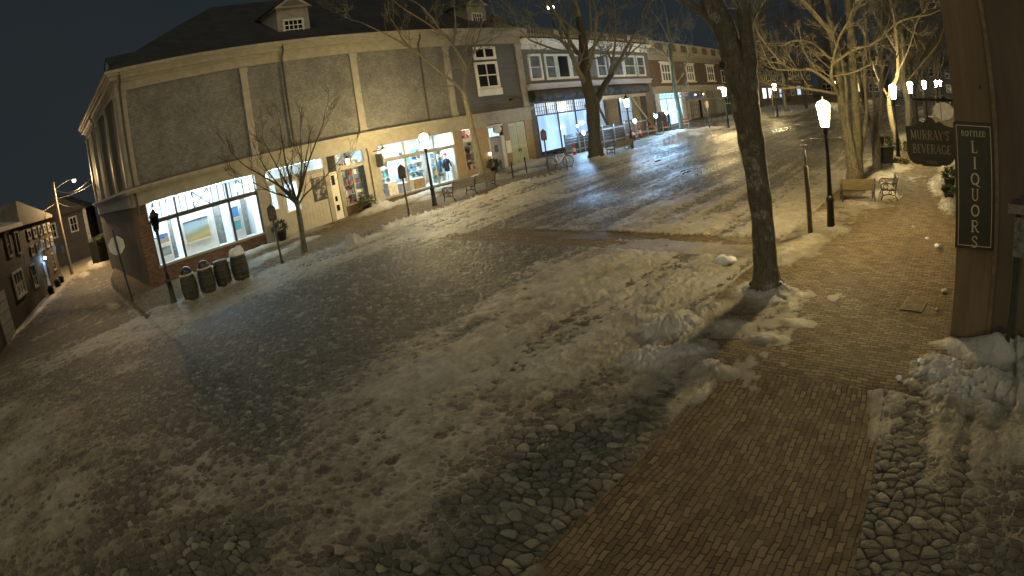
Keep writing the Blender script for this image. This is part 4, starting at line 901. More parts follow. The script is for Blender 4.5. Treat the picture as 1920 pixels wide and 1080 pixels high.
window(h1, 4.0, 6.5, 1.0, 2.5, 0, 3, 2, .14, .09, .1, WHITE, DARKGLASS); window(h1, 4.3, 5.3, 3.3, 4.7, 0, 2, 2, .12, .06, .1, mat('grey_eave', (.3,.3,.3)), DARKGLASS); window(h1, 6.6, 7.6, 3.2, 4.6, 0, 1, 1, .12, .06, .1, mat('grey_eave', (.3,.3,.3)), DARKGLASS)
d = bx(h1, 'garage_door', mat('pale_garage', (.34,.37,.42), .6), (-.5, 1.6, -.06, .0, -.4, 2.0)); bx(d, 'groove', DKTRIM, *[(-.5,1.6,-.066,-.06,z,z+.03) for z in (.0,.5,1.0,1.5)])
h2b = empty('brick_house', Wh(8.05, 0, 0), rzh, 'brick house with two rows of small windows lit by a blue lamp', 'house', 'houses on the side street')
bx(h2b, 'wall', rows('dark_old_brick', (.07,.055,.045), .22, .075, .008, .3, .5, .6), (0, 11.4, 0, 7, -.6, 4.75))
m = MB(); m.prism([(-.3,4.75),(11.7,4.75),(11.8,4.95),(1.6,6.1),(-.3,6.3)], -.3, 7.2); m.build('roof', mat('snowy_tan_roof', (.15,.13,.10), .8, .3, 1.5), h2b)
for i in range(5):
    for z0, z1 in ((3.75,4.45),(2.7,3.4)): window(h2b, 2.1+i*1.9, 3.2+i*1.9, z0, z1, 0, 2, 2, .16, .06, .1, CREAM, mat('tan_blind', (.14,.11,.075), .6))
window(h2b, 8.6, 9.8, .9, 2.2, 0, 2, 2, .1, .06, .08, CREAM, DARKGLASS); window(h2b, .9, 2.2, .8, 2.3, 0, 2, 2, .1, .06, .08, mat('grey_eave', (.3,.3,.3)), DARKGLASS)
d = bx(h2b, 'door', mat('pale_door', (.40,.46,.52), .5), (5.1, 6.0, -.05, .0, .05, 1.95)); bx(d, 'handle', IRON, (5.18,5.24,-.09,-.05,.95,1.1))
o = empty('blue_lamp', Wh(13.4, -.25, 2.2), rzh, 'small blue white lamp over the brick house door', 'lamp'); MB().ball((0,0,0), .10, 12, 8).build('bulb', emit('blue_door_lamp', (.35,.65,1.0), 60.), o, True); MB().tube([(0,.25,.1),(0,.0,.16),(0,0,.1)], .02, 6).build('bracket', IRON, o)
o = empty('hanging_sign', Wh(15.6, -.7, 2.55), rzh, 'round blue sign hanging on the brick house', 'sign'); m = MB(); m.prism([(.48*math.cos(2*PI*i/20), .38*math.sin(2*PI*i/20)) for i in range(20)], -.03, .03); m.build('board', mat('sign_blue', (.12,.30,.55), .5), o); MB().tube([(0,.7,.5),(0,-.05,.5),(0,0,.36)], .02, 6).build('bracket', IRON, o)
for i, s in enumerate((11.6, 14.6, 16.3)): 
    o = empty('planter_tub', (*Wh(s, -.5, 0)[:2], gz(*Wh(s,-.5,0)[:2])), 0, ('dark tub left of the brick house door', 'dark tub right of the brick house door', 'dark tub below the round blue sign')[i], 'planter', 'tubs at the brick house')
    MB().lathe([(.22,-.1),(.26,.5),(.3,.5),(.3,.56),(.24,.56),(.22,.5)], 12).build('tub', IRON, o, True); MB().ball((0,0,.62), .22, 10, 7, (1,1,.6)).build('soil', mat('frozen_soil', (.06,.05,.04)), o, True)
h3 = empty('dark_house', (-62, -.5, -.2), R(78), 'dark gabled house with pale corner board behind the utility pole', 'house', 'houses on the side street')
bx(h3, 'wall', DKCLAP, (0, 5.6, 0, 9, 0, 4.9)); m = MB(); m.prism([(-.3,4.9),(5.9,4.9),(2.6,6.9)], -.3, 9.2); m.build('roof', mat('dark_shingle_roof', (.03,.03,.03), .8), h3)
bx(h3, 'corner_board', mat('grey_eave', (.3,.3,.3)), (5.25,5.62,-.05,.0,0,4.9), (-.02,.3,-.05,.0,0,4.9)); window(h3, 3.6, 4.5, 3.0, 4.5, 0, 2, 2, .14, .06, .08, mat('grey_eave', (.3,.3,.3)), DARKGLASS); window(h3, 1.2, 2.1, 3.0, 4.5, 0, 2, 2, .14, .06, .08, mat('grey_eave', (.3,.3,.3)), DARKGLASS)
h4 = empty('dark_house', (-66, 7.3, 0), R(84), 'low dark house with lean-to at the far end of the side street', 'house', 'houses on the side street')
bx(h4, 'wall', DKCLAP, (0, 8, 0, 8, -.2, 4.6)); m = MB(); m.prism([(-.3,4.6),(8.3,4.6),(6,6.4),(2,6.4)], -.3, 8.2); m.build('roof', mat('dark_shingle_roof', (.03,.03,.03), .8), h4)
window(h4, 1.0, 1.8, 1.3, 3.0, 0, 2, 2, .12, .06, .08, mat('grey_eave', (.3,.3,.3)), mat('bluish_blind', (.22,.25,.3), .6)); window(h4, 4.0, 5.0, 1.3, 3.0, 0, 2, 2, .12, .06, .08, mat('grey_eave', (.3,.3,.3)), DARKGLASS)
def hedge(loc, rz, l, w_, h_, label, seed):
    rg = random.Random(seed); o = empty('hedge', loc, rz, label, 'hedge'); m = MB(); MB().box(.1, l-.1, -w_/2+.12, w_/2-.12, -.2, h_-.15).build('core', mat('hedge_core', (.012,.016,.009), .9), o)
    for i in range(int(l*260)):
        p = Vector((rg.uniform(0,l), rg.choice((-1,1))*w_/2*rg.uniform(.75,1.), rg.uniform(0,h_))) if rg.random() < .6 else Vector((rg.uniform(0,l), rg.uniform(-w_/2,w_/2), h_*rg.uniform(.9,1.04)))
        d = Vector((rg.uniform(-1,1), rg.uniform(-1,1), rg.uniform(-.2,1))).normalized()*rg.uniform(.06,.14); q = d.cross(Vector((rg.uniform(-1,1),.3,.6))).normalized()*.03
        m.add([p-q,p+q,p+d+q*.4,p+d-q*.4], [(0,1,2,3)])
    m.build('foliage', LEAF, o)
hedge((-50.5, 4.1, -.1), R(157), 12, 1.0, 2.1, 'dark clipped hedge along the snowy verge of the side street', 5)
# ------------------------------------------------------------------ street lamps
def lantern_glass(s): return emit('lantern_glow_%d' % s, (1.0, .75, .34), s)
LAMPMAT = lantern_glass(450)
def street_lamp(name='street_lamp', glow=LAMPMAT, dark_top=False):
    o = empty(name, (0,0,0))
    m = MB(); m.lathe([(.15,-.12),(.15,.04),(.125,.10),(.105,.5),(.10,.78),(.125,.80),(.13,.86),(.10,.90),(.08,.95)], 16); m.build('base', IRON, o, True)
    MB().lathe([(.078,.93),(.07,1.2),(.05,2.35),(.045,2.62),(.07,2.64),(.075,2.70),(.05,2.74)], 14).build('pole', IRON, o, True)
    m = MB(); m.tube([(-.42,0,2.5),(.42,0,2.5)], .016, 8); m.ball((-.43,0,2.5), .03, 8, 6); m.ball((.43,0,2.5), .03, 8, 6); m.build('ladder_bar', IRON, o, True)
    m = MB(); m.lathe([(.06,2.74),(.10,2.78),(.125,2.82)], 8)
    for i in range(8):
        a = 2*PI*(i+.5)/8; m.tube([(.118*math.cos(a),.118*math.sin(a),2.81),(.192*math.cos(a),.192*math.sin(a),3.33)], .008, 5)
    m.tube([(.20*math.cos(2*PI*i/24), .20*math.sin(2*PI*i/24), 3.34) for i in range(24)], .022, 6, True)
    m.build('lantern_frame', IRON, o)
    MB().lathe([(.10,2.83),(.112,2.84),(.182,3.325),(.02,3.327)], 24).build('lantern_glass', glow, o, True)
    if dark_top: MB().lathe([(.22,3.345),(.16,3.42),(.07,3.58),(.03,3.60)], 16).build('lantern_cap', IRON, o, True)
    else: MB().lathe([(.195,3.35),(.185,3.42),(.14,3.49),(.05,3.525),(.02,3.53)], 24).build('lantern_dome', glow, o, True)
    MB().lathe([(.03,3.53+.07*dark_top),(.035,3.56+.07*dark_top),(.015,3.60+.07*dark_top),(.02,3.63+.07*dark_top),(.004,3.68+.07*dark_top)], 8).build('finial', IRON, o, True)
    return o
def put(o, x, y, label, cat='street lamp', group='gas style street lamps', rz=0, dz=0, sc_=1):
    o.location = (x, y, gz(x, y)+dz); o.rotation_euler = (0, 0, rz); o.scale = (sc_,)*3
    return tag(o, label, cat, group)
L0 = street_lamp(); put(L0, -4.27, 16.3, 'nearest lit street lamp, beside the leaning grey pole at the right kerb', rz=.4)
L1 = street_lamp(glow=lantern_glass(340)); put(L1, -23.35, 18.06, 'lit street lamp in front of the clothing window, left of the long bench')
L2 = street_lamp(glow=emit('lantern_off', (.12,.11,.10), .0), dark_top=True); put(L2, -22.9, 4.53, 'unlit dark street lamp beside the barrel bins at the corner', rz=.3)
for x, y, lab in ((-4.1,30.6,'second lit lamp along the right pavement, by the planter'),(-4.1,39.8,'third lit lamp along the right pavement'),(-4.1,52.7,'fourth lit lamp along the right pavement, above the hanging sign'),(-4.1,73,'fifth lit lamp of the right pavement, small and high'),(-4.1,84,'last tiny lit lamp of the right pavement'),
     (-21.2,61.0,'lit lamp across the street in front of the far blue shop'),(-21.0,90,'far lit lamp seen beside the big pale trunk'),(-20.5,112,'tiny far lamp between the big trunks')):
    c = copy_tree(L0); put(c, x, y, lab)
    if y > 35:
        for ch in c.children:
            if ch.name.startswith(('lantern_glass','lantern_dome')):
                ch.data = ch.data.copy(); ch.data.materials[0] = lantern_glass(150)
L4 = street_lamp(dark_top=True, glow=lantern_glass(60)); put(L4, -22.55, 34.4, 'lit lamp with dark cap before the black hoarding')
put(copy_tree(L1), -21.0, 47.2, 'lit lamp showing at the left edge of the big near trunk')
put(copy_tree(L0), -4.4, -13.5, 'street lamp on the pavement behind the camera')
put(copy_tree(L1), -22.6, -16, 'street lamp across the street behind the camera')
# ------------------------------------------------------------------ posts
def plaque_post():
    o = empty('plaque_post', (0,0,0)); MB().lathe([(.05,-.15),(.06,.12),(.048,.14),(.045,1.78)], 10).build('post', mat('brown_post', (.045,.035,.025), .6), o, True)
    m = MB(); m.prism([(-.14,1.76),(.14,1.76),(.17,1.82),(.17,2.24),(.12,2.33),(.05,2.36),(0,2.44),(-.05,2.36),(-.12,2.33),(-.17,2.24),(-.17,1.82)], -.03, .03); m.build('plaque', mat('plaque_brown', (.06,.05,.04), .6, .4, 8), o)
    m = MB(); m.box(-.125,.125,-.036,-.03,1.86,2.22); m.build('plaque_face', mat('plaque_face', (.10,.085,.07), .5, .5, 14), o)
    return o
PP = plaque_post()
for i, (x, y, rz, lab) in enumerate(((-22.35,9.23,1.2,'dark plaque post in front of the small bare tree'),(-22.9,16.14,1.15,'dark plaque post in front of the clothing window'),(-23.05,26.25,1.1,'tan plaque post beside the bicycle'),(-22.4,46.4,1.1,'plaque post by the thin railings of the brick building'),(-21.9,61.8,1.2,'far plaque post beside the lamp at the blue shop'))):
    o = PP if i == 0 else copy_tree(PP)
    put(o, x, y, lab, 'post', 'plaque posts along the kerb', rz)
def bollard(x, y, lab):
    o = empty('bollard', (x, y, gz(x,y)), 0, lab, 'bollard', 'thin bollards on the left pavement'); MB().lathe([(.035,-.15),(.035,.86),(.05,.87),(.05,.91),(.02,.94)], 10).build('post', IRON, o, True)
    m = MB(); m.tube([(.0+.05*math.cos(t),.05*math.sin(t),.82) for t in [2*PI*i/10 for i in range(10)]], .012, 5, True); m.build('ring', IRON, o)
bollard(-23.9, 24.2, 'thin black bollard nearer the pale leaning tree'); bollard(-24.15, 25.6, 'thin black bollard nearer the bicycle')
o = empty('parking_pole', (-4.69, 15.58, gz(-4.69,15.58)), .3, 'leaning bare grey pole beside the nearest lit lamp', 'pole'); o.rotation_euler = (0, R(-1.2), .3)
MB().lathe([(.075,-.2),(.07,.02),(.068,1.85),(.06,1.87)], 14).build('pole', mat('grey_brown_pole', (.10,.085,.07), .6, .3, 6), o, True)
MB().lathe([(.035,1.86),(.034,2.30),(.02,2.31)], 10).build('upper_tube', STEEL, o, True)
m = MB(); m.box(-.10,.10,-.04,.04,2.38,2.42); m.tube([(0,0,2.28),(.02,0,2.39)], .03, 8); m.build('bracket', STEEL, o)
# railings and stanchions before the brick building
for i, (x, y) in enumerate(((-23.9,48.7),(-23.9,50.1),(-23.9,51.4),(-23.9,52.7))):
    o = empty('stanchion', (x, y, gz(x,y)), 0, ('first thin railing post from the left at the brick building','second thin railing post at the brick building','third thin railing post at the brick building','last thin railing post at the brick building')[i], 'railing post', 'railing posts at the brick building')
    MB().lathe([(.05,-.1),(.04,.05),(.03,.06),(.03,1.2),(.05,1.22),(.01,1.28)], 8).build('post', IRON, o, True)
    if i < 3: MB().tube([(0,0,1.1),(0,.7,1.04),(0,1.35,1.1)], .018, 6).build('rail', IRON, o)
# ------------------------------------------------------------------ benches
WOODG = mat('grey_bench_wood', (.15,.13,.09), .65, .3, 5, .3, 30, stretch=(.4,3,3)); WOODY = mat('yellow_bench_wood', (.085,.068,.03), .7, .25, 5, .3, 30, stretch=(.4,3,3))
def bench(l, wood, nsec=1):
    o = empty('park_bench', (0,0,0))
    m = MB()
    for i in range(6): y = -.26+i*.085; m.box(-l/2, l/2, y, y+.07, .42+.012*abs(i-2.5)-.01, .445+.012*abs(i-2.5)-.01)
    m.build('seat', wood, o)
    m = MB()
    for i in range(5):
        z = .5+i*.085; y = .27+.30*(z-.45); m.box(-l/2, l/2, y, y+.025, z, z+.07)
    m.build('backrest', wood, o)
    for k in range(nsec+1):
        x = -l/2+.06+(l-.12)*k/nsec
        m = MB()
        m.tube([(x,-.30,.0),(x,-.33,.06),(x,-.25,.2),(x,-.28,.36),(x,-.24,.41)], .024, 6); m.tube([(x,.36,.0),(x,.38,.06),(x,.27,.2),(x,.30,.40),(x,.34,.6),(x,.44,.95)], .024, 6)
        m.tube([(x,-.25,.41),(x,.30,.41)], .02, 6); m.tube([(x,-.25,.2),(x,.0,.26),(x,.27,.2)], .018, 6)
        m.tube([(x,-.24,.41),(x,-.34,.5),(x,-.30,.64),(x,-.18,.69),(x,.1,.66),(x,.36,.68)], .022, 6)
        m.tube([(x+0,-.12+.1*math.cos(t),.55+.1*math.sin(t)) for t in [2*PI*i/14 for i in range(14)]], .016, 5, True)
        m.tube([(x+0,.06+.06*math.cos(t),.32+.06*math.sin(t)) for t in [2*PI*i/12 for i in range(12)]], .014, 5, True)
        m.build('end_frame', IRON, o, True)
    return o
BG = 'park benches along the street'
o = bench(3.6, WOODG, 2); put(o, -23.15, 20.3, 'long double bench facing the shops, right of the lamp at the clothing window', 'bench', BG, rz=math.atan2(3.55,-.55)+PI*0)
o.rotation_euler = (0,0,math.atan2(3.5,-.6)+PI); 
o = bench(2.3, WOODG, 1); put(o, -22.35, 32.6, 'bench half hidden behind the trunk of the big tree across the street', 'bench', BG, rz=R(-88), dz=-.12)
o = bench(1.5, WOODY, 1); put(o, -4.25, 20.15, 'yellow slatted bench seen from behind, at the foot of the big pale tree', 'bench', BG, rz=R(186), sc_=.84)
o.rotation_euler = (0,0,R(20)+PI)
o = bench(1.5, mat('snowy_bench_wood', (.06,.055,.045), .7, .4, 6), 1); put(o, -3.25, 20.9, 'snow covered bench end on beside the yellow bench', 'bench', BG, rz=R(-78), sc_=.84)
m = MB(); 
for i in range(26): m.ball((rnd.uniform(-.8,.8), rnd.uniform(-.25,.2), .47+rnd.uniform(0,.04)), rnd.uniform(.05,.12), 7, 5, (1.3,1,.5))
sn = m.build('snow_cover', mat('dirty_snow', (.30,.29,.26), .8, .3, 8, .6, 26), o, True)
# ------------------------------------------------------------------ barrel bins
STAVE = mat('barrel_wood', (.036,.033,.027), .65, .4, 3, .35, 22, stretch=(4,4,.35)); HOOP = mat('barrel_hoop', (.065,.062,.055), .5, .3, 8, .2, 40, .5)
def barrel(lid):
    o = empty('barrel_bin', (0,0,0)); pr = [(.27,-.03),(.28,.0),(.315,.2),(.335,.42),(.335,.52),(.318,.72),(.285,.92),(.265,.92),(.25,.80)]
    MB().lathe(pr, 26).build('staves', STAVE, o, True)
    for z0, z1 in ((.10,.16),(.30,.36),(.60,.66),(.80,.88)):
        r_ = lambda z: float(np.interp(z, [0,.2,.42,.52,.72,.92], [.28,.315,.335,.335,.318,.285]))+.008
        MB().lathe([(r_(z0)-.02,z0),(r_(z0),z0),(r_(z1),z1),(r_(z1)-.02,z1)], 26).build('hoop', HOOP, o, True)
    if lid == 'dome':
        MB().lathe([(.30,.90),(.305,.93),(.29,.96),(.235,.965)], 24).build('rim', mat('pale_rim', (.40,.42,.36), .6), o, True)
        MB().lathe([(.238,.955),(.235,1.02),(.21,1.10),(.16,1.17),(.09,1.21),(.01,1.225)], 24).build('dome_lid', mat('navy_lid', (.022,.024,.045), .28, .2, 6, .05), o, True)
    elif lid == 'flat':
        MB().lathe([(.295,.90),(.30,.94),(.28,.97),(.02,.985)], 24).build('flat_lid', mat('old_lid', (.085,.08,.065), .6), o, True)
    else:
        m = MB(); m.lathe([(.30,.90),(.31,.95),(.29,1.0),(.27,1.10),(.18,1.16),(.03,1.17)], 20)
        for i in range(14): a = rnd.uniform(0,6.3); m.ball((.2*math.cos(a),.2*math.sin(a),1.05+rnd.uniform(0,.1)), rnd.uniform(.05,.1), 8, 6)
        m.build('snow_cap', SNOW, o, True)
    return o
o = barrel('dome'); put(o, -22.42, 5.2, 'leftmost barrel bin, with a shiny dark blue dome lid', 'barrel bin', 'barrel bins at the corner')
o = barrel('dome'); put(o, -22.38, 5.95, 'second barrel bin from the left, with a brownish dome lid', 'barrel bin', 'barrel bins at the corner')
[c for c in o.children if c.name.startswith('dome')][0].data.materials[0] = mat('brown_lid', (.055,.04,.032), .3, .2, 6, .05)
o = barrel('flat'); put(o, -22.5, 6.68, 'third barrel bin, plain and dark with a flat top', 'barrel bin', 'barrel bins at the corner')
o = barrel('snow'); put(o, -22.36, 7.4, 'rightmost barrel bin, topped with a cap of snow', 'barrel bin', 'barrel bins at the corner', 1.0, 0, 1.06)
# ------------------------------------------------------------------ bicycle on the left pavement
def bicycle():
    o = empty('bicycle', (0,0,0)); RUB = mat('tyre_rubber', (.012,.012,.012), .7); FR = mat('pale_bike_frame', (.62,.66,.66), .35, .1, 8, .05)
    for x in (-.52, .52):
        w_ = MB(); w_.tube([(x+.33*math.cos(t),0,.34+.33*math.sin(t)) for t in [2*PI*i/32 for i in range(32)]], .02, 8, True); wh = w_.build('wheel', RUB, o, True)
        m = MB(); m.tube([(x+.305*math.cos(t),0,.34+.305*math.sin(t)) for t in [2*PI*i/32 for i in range(32)]], .009, 6, True)
        for i in range(14): t = 2*PI*i/14; m.tube([(x,.0,.34),(x+.3*math.cos(t),0,.34+.3*math.sin(t))], .003, 4)
        m.ball((x,0,.34), .03, 8, 6); m.build('rim', STEEL, wh)
    m = MB()
    for p, q, r_ in (((-.52,.03,.34),(-.08,0,.30),.012),((-.52,.03,.34),(-.16,0,.74),.010),((-.08,0,.30),(-.20,0,.84),.017),((-.08,0,.30),(.34,0,.72),.019),((-.17,0,.76),(.32,0,.80),.016),((.32,0,.84),(.36,0,.66),.02)): m.tube([p,q], r_, 8)
    m.build('frame', FR, o)
    m = MB(); m.tube([(.36,.05,.66),(.44,.05,.5),(.52,.05,.34)], .011, 6); m.tube([(.36,-.05,.66),(.44,-.05,.5),(.52,-.05,.34)], .011, 6); m.tube([(.36,-.05,.66),(.36,.05,.66)], .014, 6); m.build('fork', FR, o)
    m = MB(); m.tube([(.32,0,.84),(.34,0,.98)], .014, 6); m.tube([(.26,-.29,1.0),(.34,-.2,.99),(.36,0,.98),(.34,.2,.99),(.26,.29,1.0)], .013, 6); m.build('handlebar', IRON, o)
    m = MB(); m.tube([(-.2,0,.84),(-.22,0,.92)], .013, 6); m.tube([(-.34,0,.94),(-.26,0,.95),(-.14,0,.94),(-.06,0,.93)], [.05,.075,.04,.018], 8); m.build('saddle', RUB, o)
    m = MB(); m.tube([(-.08+.09*math.cos(t),-.04,.30+.09*math.sin(t)) for t in [2*PI*i/20 for i in range(20)]], .008, 5, True); m.tube([(-.08,-.05,.3),(.03,-.05,.18)], .01, 5); m.box(-.0,.08,-.13,-.05,.165,.185); m.build('crankset', STEEL, o)
    return o
o = bicycle(); o.location = (-22.75, 27.0, gz(-22.75,27.0)); o.rotation_euler = (R(-5), 0, math.atan2(.95, .55)); tag(o, 'pale framed bicycle standing on the snowy left pavement', 'bicycle')
o = empty('bike_rack', (-22.95, 27.3, gz(-22.95,27.3)), math.atan2(.95,.55), 'black hoop rack behind the bicycle', 'bike rack'); MB().tube([(-.35,0,-.1),(-.35,0,.6),(-.28,0,.8),(-.1,0,.88),(.1,0,.88),(.28,0,.8),(.35,0,.6),(.35,0,-.1)], .025, 8).build('hoop', IRON, o, True)
m = MB(); m.box(-.45,-.25,-.1,.1,-.02,.02); m.box(.25,.45,-.1,.1,-.02,.02)
# ------------------------------------------------------------------ stop sign seen from behind, utility pole and its wires
o = empty('stop_sign', (-26.5, 3.35, gz(-26.5,3.35)-.05), 0, 'back of an octagonal road sign on a dark post at the side street corner', 'road sign'); o.rotation_euler = (R(2), R(-1.5), 0)
fwd = math.atan2(4.3-0, 26.5)
m = MB(); m.box(-.045,.045,-.045,.045,-.2,3.2); m.build('post', mat('dark_steel_post', (.05,.05,.05), .5, .2, 9, .1, 40, .4), o)
m = MB(); oct_ = [(.41*math.cos(PI/8+i*PI/4), 2.5+.41*math.sin(PI/8+i*PI/4)) for i in range(8)]; m.prism(oct_, .05, .063, Matrix.Rotation(R(96), 4, 'Z')); m.build('sign_plate', mat('bare_aluminium', (.52,.52,.52), .5, .12, 2, .05, 40, 0), o)
o = empty('utility_pole', (-50.0, 1.7, -.3), 0, 'tall wooden utility pole with a glowing lamp on the side street', 'utility pole')
MB().lathe([(.17,-.3),(.16,.5),(.12,7.5),(.10,7.62)], 12).build('pole', mat('pole_wood', (.17,.14,.10), .8, .3, 4, .3, 30, stretch=(3,3,.3)), o, True)
MB().tube([(0,0,7.0),(.1,.6,7.25),(.2,1.3,7.42),(.25,1.75,7.40)], .03, 8).build('lamp_arm', STEEL, o)
m = MB(); m.lathe([(.02,.18),(.14,.12),(.2,.0),(.16,-.02)], 14); m.build('lamp_hood', STEEL, o, True, loc=(.27,1.85,7.33))
MB().ball((0,0,0), .13, 14, 9, (1,1,.8)).build('lamp_bulb', emit('pole_lamp', (1,.66,.32), 3400.), o, True, loc=(.27,1.85,7.27))
m = MB(); m.box(-.08,.08,-.2,.2,2.1,2.7); m.build('meter_box', STEEL, o, loc=(.0,-.25,0))
def wire(p, q, sag, lab, r_=.03, mm=None):
    p = Vector(p); q = Vector(q); o = empty('overhead_wire', p, 0, lab, 'wire', 'wires of the utility pole')
    pts = [(q-p)*(i/14)+Vector((0,0,-sag*4*(i/14)*(1-i/14))) for i in range(15)]
    MB().tube(pts, r_, 6).build('cable', mm or mat('pale_cable', (.25,.23,.2), .5), o)
wire((-50,1.8,6.7), (-44.2,5.0,6.9), .75, 'thick sagging cable from the utility pole to the corner building', .045)
wire((-50,1.9,6.0), (-44.3,5.0,6.2), .2, 'straighter cable below the sagging one at the utility pole', .03)
wire((-50,1.6,5.7), (-43.5,-4.0,5.2), .3, 'thin wire from the utility pole to the brick house', .02)
wire((-50,1.9,5.6), (-62,5.0,5.2), .3, 'thin wire from the utility pole back to the dark gabled house', .02)
# floodlight high above the roofs
o = empty('flood_light', (-40, 49.7, 6), R(60), 'white floodlight cluster on a mast above the grey building roof', 'floodlight'); MB().tube([(0,0,0),(0,0,9.0)], .07, 8).build('mast', IRON, o)
for i, dx in enumerate((-.28, 0, .26)): MB().ball((dx,0,9.2+.08*(i % 2)), .13, 10, 7, (.8,.8,1.5)).build('lamp_head', emit('flood_white', (.9,.95,1), 14.), o, True)
o = empty('flood_light', (-14, 118.8, float(zg(118.8))), 0, 'white floodlight on a mast at the far end of the street', 'floodlight'); MB().tube([(0,0,0),(0,0,5.0)], .07, 8).build('mast', IRON, o); MB().ball((0,0,5.1), .3, 10, 7).build('lamp_head', emit('flood_white2', (.9,.95,1), 8.), o, True)
# hatch cover, ice blocks
o = empty('hatch_cover', (-1.17, 11.5, gz(-1.17,11.5)+.005), R(-6), 'square pale metal hatch cover set in the brick pavement', 'hatch cover'); bx(o, 'plate', mat('hatch_plate', (.13,.105,.07), .9, .3, 4, .2, 60, 0, .1), (-.2,.2,-.4,.4,-.02,.006), bevel=.003); bx(o, 'frame', mat('hatch_frame', (.11,.085,.06), .6), (-.23,-.205,-.43,.43,-.02,.003),(.205,.23,-.43,.43,-.02,.003),(-.205,.205,-.43,-.405,-.02,.003),(-.205,.205,.405,.43,-.02,.003)); MB().lathe([(.03,.005),(.03,.010)], 10).build('lift_ring', IRON, o)
def snow_block(x, y, r_, lab, seed, sq=(1,1,.6), dz=0, group='loose blocks of snow and ice', mm=None):
    rg = random.Random(seed); o = empty('snow_block', (x, y, gz(x,y)+dz), rg.uniform(0,6), lab, 'snow block', group); m = MB()
    k = 10; vs = []
    for i in range(7):
        for j in range(k):
            a = 2*PI*j/k; ph = PI*i/6; rr = r_*rg.uniform(.55,1.3); vs.append((rr*math.sin(ph)*math.cos(a)*sq[0], rr*math.sin(ph)*math.sin(a)*sq[1], r_*sq[2]*.55-rr*math.cos(ph)*sq[2]))
    m.add(vs, [(i*k+j, i*k+(j+1) % k, (i+1)*k+(j+1) % k, (i+1)*k+j) for i in range(6) for j in range(k)]); m.build('block', mm or SNOW, o, True)
snow_block(-6.1, 12.85, .24, 'pale boulder of snow lying in the gutter left of the big near tree', 2, (1.25,1,.6), .02, None)
blk = [(-5.5,8.95,.19,'largest grey block of ice in the kerb heap below the big near tree'),(-5.75,8.6,.12,'small block left of the largest ice block in the kerb heap'),(-5.3,8.5,.10,'small dark block below the largest ice block in the kerb heap'),(-5.2,9.25,.13,'tilted block right of the largest ice block in the kerb heap'),(-.58,12.3,.075,'snow lump on the bricks beside the shop wall, level with the hatch cover'),(-.66,11.3,.05,'small snow lump right of the hatch cover'),(-.98,15.4,.11,'snow lump on the bricks below the liquor sign corner'),(-1.35,16.1,.06,'tiny snow lump on the open bricks near the wall'),(-1.9,17.2,.05,'tiny lone snow lump in the middle of the brick pavement'),(-.72,9.0,.08,'snow lump spilling from the corner heap onto the bricks'),(-1.0,8.4,.06,'small snow lump at the tip of the corner heap')]
for i, (x, y, r_, lab) in enumerate(blk): snow_block(x, y, r_, lab, 20+i, dz=.05 if i < 4 else 0, mm=mat('grey_ice', (.30,.30,.31), .6, .3, 5, .5, 20) if i < 4 else None)
# planters on the right pavement
PM = mat('dark_planter', (.03,.034,.032), .6)
shrub('planter', (-4.35, 27.9, gz(-4.35,27.9)), .42, .45, 'tall dark planter of snowy evergreens beside the thin grey tree', .42, .85, 300, cat='planter', seed=8, leaf=mat('olive_leaf', (.06,.07,.03), .7, .5, 6), potm=PM)
shrub('low_shrub', (-3.75, 28.6, gz(-3.75,28.6)), .45, .2, 'low spreading green shrub right of the tall dark planter', 0, 0, 260, cat='shrub', seed=9, leaf=mat('olive_leaf2', (.09,.085,.035), .7, .4, 6))
shrub('potted_plant', (-.95, 21.2, gz(-.95,21.2)), .24, .22, 'green pot plant against the shop wall behind the liquor sign', .2, .25, 220, cat='potted plant', seed=10)
shrub('potted_plant', (-1.0, 23.2, gz(-1.0,23.2)), .3, .4, 'second pot plant farther along the shop wall', .24, .4, 220, cat='potted plant', seed=11)
shrub('evergreen_bush', (-4.2, 33.0, gz(-4.2,33.0)), .6, .6, 'snowy low bush beside the second lit lamp', 0, 0, 300, cat='shrub', seed=12)
o = empty('railing', (-3.6, 41, gz(-3.6,41)), 0, 'dark cafe railing on the right pavement behind the hanging sign', 'railing')
bx(o, 'rail', IRON, (0,2.6,-.02,.02,1.0,1.05), (0,2.6,-.02,.02,.5,.53)); 
for s in (0.,.85,1.7,2.55): bx(o, 'post', IRON, (s,s+.05,-.025,.025,-.1,1.1))
o = empty('oval_sign', (-.95, 20.0, 3.62), 0, 'pale round sign hanging behind the dark shop sign', 'sign')
m = MB(); m.prism([(.36*math.cos(2*PI*i/28), .28*math.sin(2*PI*i/28)) for i in range(28)], -.025, .025); m.build('board', mat('pale_sign', (.10,.10,.11), .8), o)
m = MB(); m.box(-.2,.2,-.032,-.026,-.02,.03); m.box(-.12,.1,-.032,-.026,-.1,-.06); m.box(-.02,.02,-.031,-.0265,.03,.12); m.build('emblem', mat('sign_ink', (.1,.1,.12), .6), o)
MB().tube([(-.5,0,.48),(.7,0,.48)], .02, 6).build('bracket', IRON, o); 
for sx in (-.25,.25): MB().tube([(sx,0,.48),(sx,0,.2)], .008, 5).build('chain', IRON, o)
# post with notices at the right edge
o = empty('notice_post', (.82, 9.75, gz(.82,9.75)-.1), 0, 'dark post with small notices at the right edge, standing in the snow heap', 'post')
MB().tube([(0,0,.2),(0,0,2.6)], .045, 10).build('post', mat('notice_post_dark', (.03,.028,.026), .6), o)
bx(o, 'notice_plate', mat('grey_notice', (.13,.125,.12), .6, .3, 20), (-.2,.4,-.09,-.06,2.38,2.52)); bx(o, 'notice_sheet', mat('mottled_notice', (.09,.09,.085), .6, .7, 9), (-.08,.4,-.085,-.06,1.72,2.33))

